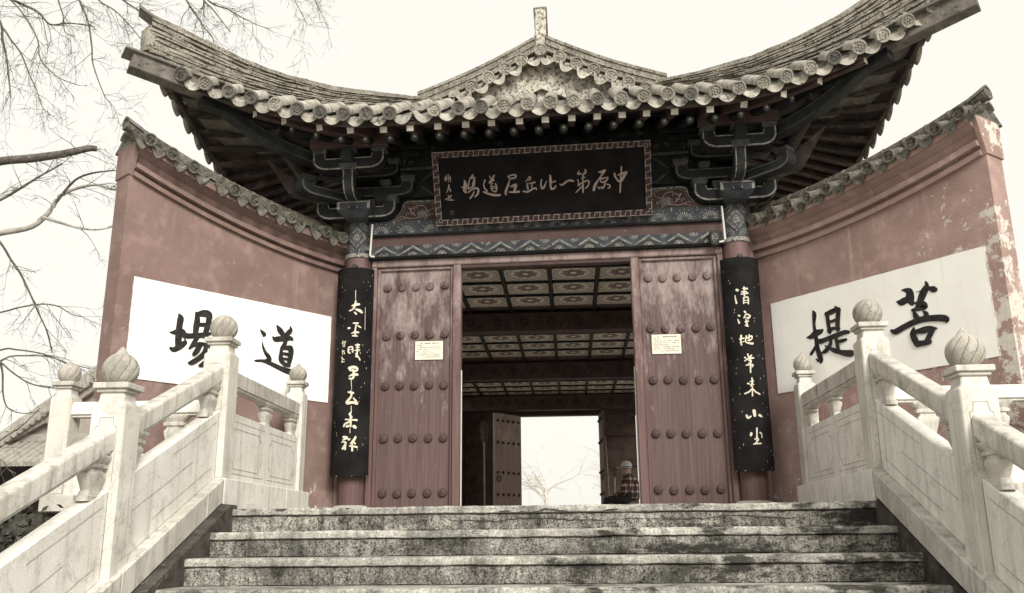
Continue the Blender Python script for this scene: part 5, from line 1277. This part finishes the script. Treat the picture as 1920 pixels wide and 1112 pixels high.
# ------------------------------------------------------------------ couplet boards wrapped round the columns
def couplet(s, chars, label):
    X = s*1.845; r0, r1, A = .205, .187, R(61)
    q = lambda a, r, z: Vector((X+r*math.sin(a), -r*math.cos(a)+.0, z))
    t = thing('couplet_board', label, 'board', (X, -.19, .34), 'couplet boards on the columns')
    mb = MB(); vs = []; fs = []; n = 18; z0, z1 = .352, 2.338
    for k in range(n+1):
        a = -A+2*A*k/n
        for r, z in ((r0, z0), (r0, z0+.012), (r0-.003, (z0+z1)/2), (r0, z1), (r1, z1), (r1, z0)): vs.append(q(a, r, z))
    for k in range(n): fs += [(k*6+j, k*6+(j+1) % 6, k*6+6+(j+1) % 6, k*6+6+j) for j in range(6)]
    fs += [(5, 4, 3, 2, 1, 0), tuple(n*6+j for j in range(6))]
    b = part('board', mb.add(vs, fs), 'lacquer', t, smooth=30)
    write('character', chars, 'cream_ink', b, lambda x, z, o: q(x/.205, r0+.001+o, z))
    ch = MB()
    for k in range(46):                                      # flaked spots in the lacquer
        u, z = rnd.choice((-1, 1))*rnd.uniform(.08, .195), rnd.uniform(z0+.02, z1-.05)
        l = rnd.uniform(.003, .02)
        ch.ribbon([(u, z), (u+rnd.uniform(-.004, .004), z-l)], [rnd.uniform(.0012, .003), .0008], lambda x, zz_, o: q(x/.205, r0+.0012, zz_), 0, False)
    ch.ribbon([(-.2, z0+.004), (-.1, z0+.003), (.05, z0+.005), (.2, z0+.004)], [.002, .003, .0015, .003], lambda x, zz_, o: q(x/.205, r0+.0012, zz_), 0, False)
    part('chipped_edge', ch, 'cream_ink', b, smooth=0)
    part('hanger', MB().box(X-.02, X+.02, -.205, -.12, z1, z1+.03), 'iron', t)
couplet(-1, INK_COUPLET_L, 'black curved couplet board on the left column, cream characters 太平晴早去参禅')
couplet(1, INK_COUPLET_R, 'black curved couplet board on the right column, cream characters 清淨地常來小坐')

# ------------------------------------------------------------------ paper notices on the doors
def notice(x0, x1, z0, z1, label):
    t = thing('paper_notice', label, 'notice', ((x0+x1)/2, .0, z0), 'paper notices on the doors')
    y = .0295
    p = part('sheet', MB().box(x0, x1, y-.0065, y-.004, z0, z1), 'paper', t, smooth=0)
    part('backing', MB().box(x0-.006, x1+.006, y-.003, y+.0004, z0-.006, z1+.006), 'iron', t, smooth=0)
    pr = MB(); w = x1-x0; h = z1-z0
    for r_, (a, b) in enumerate(((.2, .85), (.06, .25), (.06, .93), (.06, .93), (.06, .55), (.1, .93), (.06, .9), (.3, .9))):
        u = a; zc = z1-h*(.12+.105*r_)
        while u < b:
            l = rnd.uniform(.02, .055)
            if rnd.random() < .8: pr.ribbon([(x0+w*u, zc), (x0+w*min(u+l, b), zc)], [.0055 if r_ == 0 else .0034]*2, lambda xx, zz_, o: (xx, y-.0072-o, zz_), 0, False)
            u += l+.012
    part('faint_print', pr, 'print', p, smooth=0, kind='stuff')
notice(-1.272, -1.002, 1.460, 1.642, 'cream paper notice pasted on the left studded door')
notice(.997, 1.272, 1.468, 1.655, 'cream paper notice pasted on the right studded door')

# conduits and the little block on the lintel
for s, pts, lab in ((-1, [(-1.687, -.16, 2.785), (-1.702, -.16, 2.46), (-1.655, -.16, 2.452)], 'thin white conduit bent beside the left column head'),
                    (1, [(1.712, -.16, 2.865), (1.722, -.16, 2.515), (1.665, -.16, 2.503)], 'thin white conduit bent beside the right column head')):
    p = [Vector(q) for q in pts]
    tag(part('conduit_pipe', MB().tube([p[0], p[0].lerp(p[1], .97), p[1]+Vector((-s*.012, 0, -.004)), p[2]], .0105, 10), 'conduit', smooth=40), lab, 'conduit', 'conduits by the column heads')
sb = thing('carved_block', 'small dark rounded carved block fixed to the right end of the zigzag lintel', 'ornament', (1.625, -.12, 2.49))
part('body', MB().prism(smoothpath([(-.035, -.07), (-.048, 0), (-.035, .07), (.035, .07), (.048, 0), (.035, -.07), (-.035, -.07)], 3)[:-1], lambda p: (1.625+p[0], -.165, 2.548+p[1]), lambda p: (1.625+p[0], -.10, 2.548+p[1])), 'green_paint', sb, bevel=.008)
kp = MB()
for r_ in (.012, .026): kp.ribbon([(1.625+r_*math.cos(t), 2.55+1.5*r_*math.sin(t)) for t in [2*math.pi*j/12 for j in range(13)]], [.003]*13, lambda x, z, o: (x, -.167, z), 0, False)
part('carved_flower', kp, 'trim', sb, smooth=0)

# ------------------------------------------------------------------ brooms and a pole inside
def broom(x, y, lean_x, h, label, up_=True):
    t = thing('straw_broom', label, 'broom', (x, y, 0), 'brooms leaning inside the hall')
    top = Vector((x+lean_x, y+.12, h)); bot = Vector((x, y, .02))
    part('handle', MB().tube([bot, top], .014, 8), 'pole', t, smooth=40)
    mb = MB(); base = top if up_ else bot.lerp(top, .25)
    for k in range(46):
        a = rnd.uniform(0, 6.28); r_ = rnd.uniform(.01, .12); L = rnd.uniform(.32, .5)
        d = Vector((r_*math.cos(a), r_*.5*math.sin(a), L if up_ else -L))
        q = base+Vector((0, 0, -.2 if up_ else .1)); mb.tube([q, q+d*.6+Vector((d.x*.1, 0, 0)), q+d], [.007, .006, .002], 4)
    part('bristles', mb, 'straw', t, smooth=0)
    part('binding', MB().tube([base+Vector((0, 0, -.10 if up_ else .0)), base+Vector((0, 0, -.02 if up_ else .08))], .03, 8), 'iron', t)
broom(-1.36, 8.2, -.02, 1.62, 'upturned straw broom leaning beside the open back door leaf')
broom(.98, 8.9, .05, 1.0, 'straw broom leaning by the right back doorpost behind the seated person')
pl_ = tag(part('wooden_pole', MB().tube([(.93, 9.2, .0), (.90, 9.75, 1.75)], .013, 8), 'pole', smooth=40), 'thin wooden pole propped against the right back doorpost', 'pole')

# ------------------------------------------------------------------ person seated by the back door
def skinned(name, V, E_, rad, mat, parent, sub=2):
    me = bpy.data.meshes.new(name); me.from_pydata(V, E_, [])
    o = link(name, me, parent, Matrix())
    md = o.modifiers.new('Skin', 'SKIN'); md.use_smooth_shade = True
    for i, r_ in enumerate(rad): me.skin_vertices[0].data[i].radius = r_ if isinstance(r_, tuple) else (r_, r_)
    me.skin_vertices[0].data[0].use_root = True
    sd_ = o.modifiers.new('Sub', 'SUBSURF'); sd_.levels = sub; sd_.render_levels = sub
    me.materials.append(M[mat]); return o
px, py = 1.24, 8.0
per = thing('person', 'person in pale knit cap and dark plaid jacket sitting with back half turned', 'person', (px, py, 0))
# skeleton: pelvis on the stool, leaning a little forward to the left, back three-quarters to the viewer
V = [(px+.02, py, .44), (px, py, .60), (px-.015, py, .75), (px-.03, py, .83), (px-.05, py+.01, .90), (px-.06, py+.015, .97), (px-.06, py+.015, 1.05),
     (px-.08, py-.12, .44), (px-.42, py-.12, .46), (px-.42, py-.12, .08), (px-.56, py-.12, .05),
     (px-.08, py+.13, .44), (px-.43, py+.15, .46), (px-.42, py+.15, .08), (px-.56, py+.15, .05)]
E_ = [(0, 1), (1, 2), (2, 3), (3, 4), (4, 5), (5, 6), (0, 7), (7, 8), (8, 9), (9, 10), (0, 11), (11, 12), (12, 13), (13, 14)]
body = skinned('body', V, E_, [.15, .15, .16, .07, .055, .095, .085, .10, .075, .05, .04, .10, .075, .05, .04], 'trouser', per)
hd = MB().lathe([(.02, -.13), (.055, -.115), (.072, -.06), (.078, 0), (.078, .05), (.066, .10), (.03, .125)], 20, (px-.06, py+.01, .965), 1.12, .95)
hd.add([(px-.06-.085, py-.02, .985), (px-.06-.115, py+.0, .955), (px-.06-.085, py+.02, .985), (px-.06-.085, py, .94)], [(0, 1, 2), (0, 3, 1), (2, 1, 3)])
part('head', hd, 'skin', per, smooth=60)
for sy in (-1, 1): part('ear', MB().lathe([(.004, -.02), (.012, -.012), (.014, .008), (.005, .022)], 8, (px-.05, py+.01+sy*.076, .965)), 'skin', per, smooth=60)
hat = MB().lathe([(.098, -.005), (.102, .012), (.100, .03), (.098, .032), (.096, .06), (.080, .095), (.045, .118), (.005, .125)], 24, (px-.055, py+.01, .99), 1.06, .98)
ht = part('knit_cap', hat, 'cap_wool', per, smooth=60)
part('cap_band', MB().lathe([(.1025, 0), (.1035, .006), (.1025, .012)], 24, (px-.055, py+.01, .998), 1.06, .98), 'trouser', ht, smooth=60)
part('cap_brim', MB().prism([(px-.15, py-.05), (px-.225, py-.035), (px-.24, py+.01), (px-.225, py+.055), (px-.15, py+.07)], lambda p: (p[0], p[1], .992), lambda p: (p[0], p[1], 1.0)), 'cap_wool', ht)
JV = [(px+.03, py, .40), (px+.02, py, .56), (px, py, .70), (px-.02, py, .80), (px-.035, py, .86),
      (px-.03, py-.20, .79), (px-.10, py-.25, .56), (px-.29, py-.17, .50),
      (px-.03, py+.20, .79), (px-.10, py+.25, .56), (px-.29, py+.17, .50)]
JE = [(0, 1), (1, 2), (2, 3), (3, 4), (3, 5), (5, 6), (6, 7), (3, 8), (8, 9), (9, 10)]
skinned('jacket', JV, JE, [.19, .19, .20, .13, .075, .085, .072, .055, .085, .072, .055], 'plaid', per)
for sy in (-1, 1):
    hx, hy, hz = px-.335, py+sy*.155, .50
    mb = MB().lathe([(.02, -.035), (.036, -.01), (.034, .02), (.018, .038)], 10, (hx, hy, hz), 1.15, .6)
    for k in range(4):
        fy = hy+(k-1.5)*.017; L = (.052, .060, .057, .046)[k]
        mb.tube([(hx-.03, fy, hz+.005), (hx-.03-L*.6, fy, hz-.004), (hx-.03-L, fy, hz-.026)], [.0085, .008, .006], 6)
    mb.tube([(hx-.005, hy-sy*.02, hz), (hx-.03, hy-sy*.04, hz+.004), (hx-.05, hy-sy*.042, hz-.008)], [.010, .009, .006], 6)
    part('hand', mb, 'skin', per, smooth=60)
st = thing('stool', 'low wooden stool under the seated person', 'stool', (px+.03, py, 0))
part('seat', MB().box(px-.14, px+.20, py-.17, py+.17, .26, .30), 'inner_wall', st, bevel=.006)
for dx in (-.11, .17):
    for dy in (-.14, .14): part('leg', MB().beam((px+dx, py+dy, .26), (px+dx*1.15, py+dy*1.1, .0), .035, .035, (0, 1, 0)), 'inner_wall', st)

# ------------------------------------------------------------------ trees
def twigs(mb, p, d, L, r_, depth, rg):
    pts = [p]; rad = [r_]; n = 4; cur = p.copy(); dd = d.copy()
    for k in range(n):
        dd = (dd+Vector((rg.uniform(-.22, .22), rg.uniform(-.22, .22), rg.uniform(-.24, .18)))).normalized()
        cur = cur+dd*L/n; pts.append(cur.copy()); rad.append(r_*(1-.72*(k+1)/n))
    mb.tube(pts, rad, 4 if depth < 2 else 5, False)
    if depth <= 0: return
    for k in range(rg.randint(2, 4)):
        i = rg.randint(1, n); q = (dd+Vector((rg.uniform(-1, 1), rg.uniform(-1, 1), rg.uniform(-.9, .7)))*.9).normalized()
        twigs(mb, pts[i], q, L*rg.uniform(.35, .7), max(.0017, rad[i]*.6), depth-1, rg)
rg = random.Random(21)
tree = thing('bare_tree', 'leafless birch-like tree whose branches reach in from the left edge', 'tree', (-7.6, .6, GZ))
tp = smoothpath([(-7.6, .6, GZ-.1), (-7.5, .6, 0), (-7.35, .55, 2), (-7.3, .5, 4), (-7.1, .5, 6), (-6.9, .6, 8)], 4)
trk = part('trunk', MB().tube(tp, [.26-.006*i for i in range(len(tp))], 14), 'bark', tree, smooth=50)
crown = MB(); pale = MB()
for bi, lb in enumerate(LIMBS):
    P_ = [(lb[k], lb[k+1], lb[k+2], lb[k+3]) for k in range(0, len(lb), 4)]
    p = smoothpath(P_, 4); pv = [Vector(q[:3]) for q in p]; rv = [max(.0024, q[3]*(.92 if bi == 0 else .62 if bi in (1, 2) else .72)) for q in p]
    tgt = pale if bi in (1, 3) else crown
    tgt.tube(pv, rv, 8 if rv[0] > .03 else 6)
    # join the limb back to the trunk
    j = Vector(min(tp, key=lambda q: abs(q[2]-(pv[0].z-.6))))
    if bi not in (3, 4, 9, 10): tgt.tube([j, j.lerp(pv[0], .5)+Vector((0, 0, .12)), pv[0]], [max(.05, rv[0]*1.6), rv[0]*1.3, rv[0]], 6, False)
    thick = bi in (0, 1, 2)
    nt = max(5, int((pv[-1]-pv[0]).length*(7 if not thick else 6)))
    for k in range(nt):
        i = rg.randint(int(len(pv)*.3), len(pv)-1); t = (pv[min(i+1, len(pv)-1)]-pv[max(i-1, 0)]).normalized()
        q = (t*.6+Vector((rg.uniform(-.8, .8), rg.uniform(-.8, .8), rg.uniform(-.9, .6)))).normalized()
        twigs(crown, pv[i], q, rg.uniform(.14, .55), max(.0021, min(.0046, rv[i]*.45)), 2, rg)
part('crown', crown, 'bark', tree, smooth=50)
part('pale_limb', pale, 'bark_pale', tree, smooth=50)

def bare_far(x, y, h, seed, label):
    rg2 = random.Random(seed); t = thing('far_tree', label, 'tree', (x, y, -.004), 'bare trees beyond the hall')
    tr = [Vector((x, y, -.05)), Vector((x+.1, y, h*.25)), Vector((x+.05, y, h*.45))]
    part('trunk', MB().tube(tr, [.09, .07, .05], 8), 'bark_mist', t, smooth=50)
    mb = MB()
    for k in range(11):
        a = rg2.uniform(0, 6.28); twigs(mb, tr[2]-Vector((0, 0, rg2.uniform(0, h*.15))), Vector((math.cos(a), .5*math.sin(a), rg2.uniform(.25, 1.1))).normalized(), h*rg2.uniform(.28, .5), .028, 3, rg2)
    part('crown', mb, 'bark_mist', t, smooth=50)
bare_far(-.75, 24, 3.3, 5, 'pale bare tree seen low through the back doorway')
bare_far(2.5, 31, 4.6, 9, 'taller bare tree at the right of the back doorway view')

# evergreen shrub beside the stair
def shrub(cx, cy, rx, ry, z0, z1, nleaf, seed, label):
    rg3 = random.Random(seed); t = thing('evergreen_shrub', label, 'shrub', (cx, cy, GZ), 'shrubs beside the stair')
    mb = MB()
    for k in range(9):
        a = rg3.uniform(0, 6.28); mb.tube([(cx, cy, GZ), (cx+rx*.4*math.cos(a), cy+ry*.4*math.sin(a), (GZ+z1)/2), (cx+rx*.8*math.cos(a), cy+ry*.8*math.sin(a), z1-.2)], [.03, .02, .006], 5)
    part('stems', mb, 'bark', t, smooth=50)
    vs = []; fs = []
    for k in range(nleaf):
        u = Vector((rg3.gauss(0, 1), rg3.gauss(0, 1), rg3.gauss(0, 1))).normalized()*rg3.uniform(.45, 1)**.4
        p = Vector((cx+u.x*rx, cy+u.y*ry, (z0+z1)/2+u.z*(z1-z0)/2)); p += Vector((rg3.gauss(0, .05),)*3)
        a = Vector((rg3.gauss(0, 1), rg3.gauss(0, 1), rg3.gauss(0, .6))).normalized(); b = a.cross(Vector((rg3.gauss(0, 1), rg3.gauss(0, 1), 1))).normalized(); l = rg3.uniform(.02, .036)
        o = len(vs); vs += [p, p+a*l+b*l*.45, p+a*l*2, p+a*l-b*l*.45]; fs.append((o, o+1, o+2, o+3))
    part('foliage', MB().add(vs, fs), 'leaf', t, smooth=0, kind='stuff')
shrub(-3.3, -2.9, .72, .6, GZ+.1, -.02, 5200, 3, 'dark evergreen shrub below the left stair rail')
shrub(-4.7, -2.6, .8, .6, GZ+.1, .10, 4200, 4, 'dark evergreen shrub at the far left under the terrace')

# ------------------------------------------------------------------ the far hall at the lower left
fh = thing('far_hall', 'distant pale temple hall with tiled gable roof behind the left balustrade', 'building', (-14, 20, GZ))
GX, YF = -12.9, 18.0
part('wall', MB().box(-20, -6, 19.2, 27, GZ, 2.2), 'far_dark', fh, smooth=0)
for k in range(8): part('column', MB().tube([(-19.6+k*1.9, 18.9, GZ), (-19.6+k*1.9, 18.9, 1.95)], .16, 10), 'far_dark', fh, smooth=40)
gx = lambda x: 5.85-.71*abs(x-GX)
part('gable_field', MB().prism([(GX-4.4, 2.7), (GX+4.4, 2.7), (GX, 5.8)], lambda p: (p[0], YF+.35, p[1]), lambda p: (p[0], YF+.6, p[1])), 'far_wall', fh, smooth=0)
for s in (-1, 1):
    rk = MB().prism([(GX, 5.5), (GX+s*4.5, 2.30+.0), (GX+s*4.5, 2.75), (GX, 5.95)], lambda p: (p[0], YF+.05, p[1]), lambda p: (p[0], YF+.3, p[1]))
    v = part('verge', rk, 'far_tile', fh, smooth=0)
    for k in range(26):
        t = (k+.5)/26; part('verge_tile', MB().tube([(GX+s*4.5*t, YF-.10, 5.47-3.2*t), (GX+s*4.5*t, YF+.06, 5.50-3.2*t)], .085, 8), 'far_tile', v, smooth=40)
    part('bargeboard', MB().prism([(GX+s*.1, 5.15), (GX+s*1.9, 3.85), (GX+s*1.9, 3.3), (GX+s*2.75, 3.3), (GX+s*3.8, 2.72), (GX+s*4.3, 2.40), (GX+s*4.3, 2.62), (GX, 5.7)], lambda p: (p[0], YF+.08, p[1]), lambda p: (p[0], YF+.2, p[1])), 'far_wall', fh, smooth=0)
    part('main_roof', MB().hexa([(GX, YF+.3, 5.9), (GX+s*4.5, YF+.3, 2.7), (GX+s*4.5, 28, 2.7), (GX, 28, 5.9)], [(GX, YF+.3, 5.75), (GX+s*4.5, YF+.3, 2.55), (GX+s*4.5, 28, 2.55), (GX, 28, 5.75)]), 'far_tile', fh, smooth=0)
sk = part('skirt_roof', MB().hexa([(-20.5, 16.9, 1.93), (-5.5, 16.9, 1.93), (-6.5, 18.4, 2.72), (-19.5, 18.4, 2.72)], [(-20.5, 16.9, 1.99), (-5.5, 16.9, 1.99), (-6.5, 18.4, 2.80), (-19.5, 18.4, 2.80)]), 'far_tile', fh, smooth=0)
rows = MB()
tile_end = mesh('eave_tile', MB().tube([(0, -.03, 0), (0, .2, .1)], .075, 8), 'far_tile', 40, centre=False)[0]
for k in range(66):
    x = -20.3+k*.225; rows.tube([(x, 16.92, 2.0), (x+.0, 18.35, 2.79)], .06, 6)
    inst('eave_tile', tile_end, sk, T(x, 16.9, 1.985))
part('tile_rows', rows, 'far_tile', sk, smooth=40, kind='stuff')
part('ridge', MB().box(-19.6, -6.4, 18.3, 18.5, 2.78, 3.0), 'far_tile', sk)
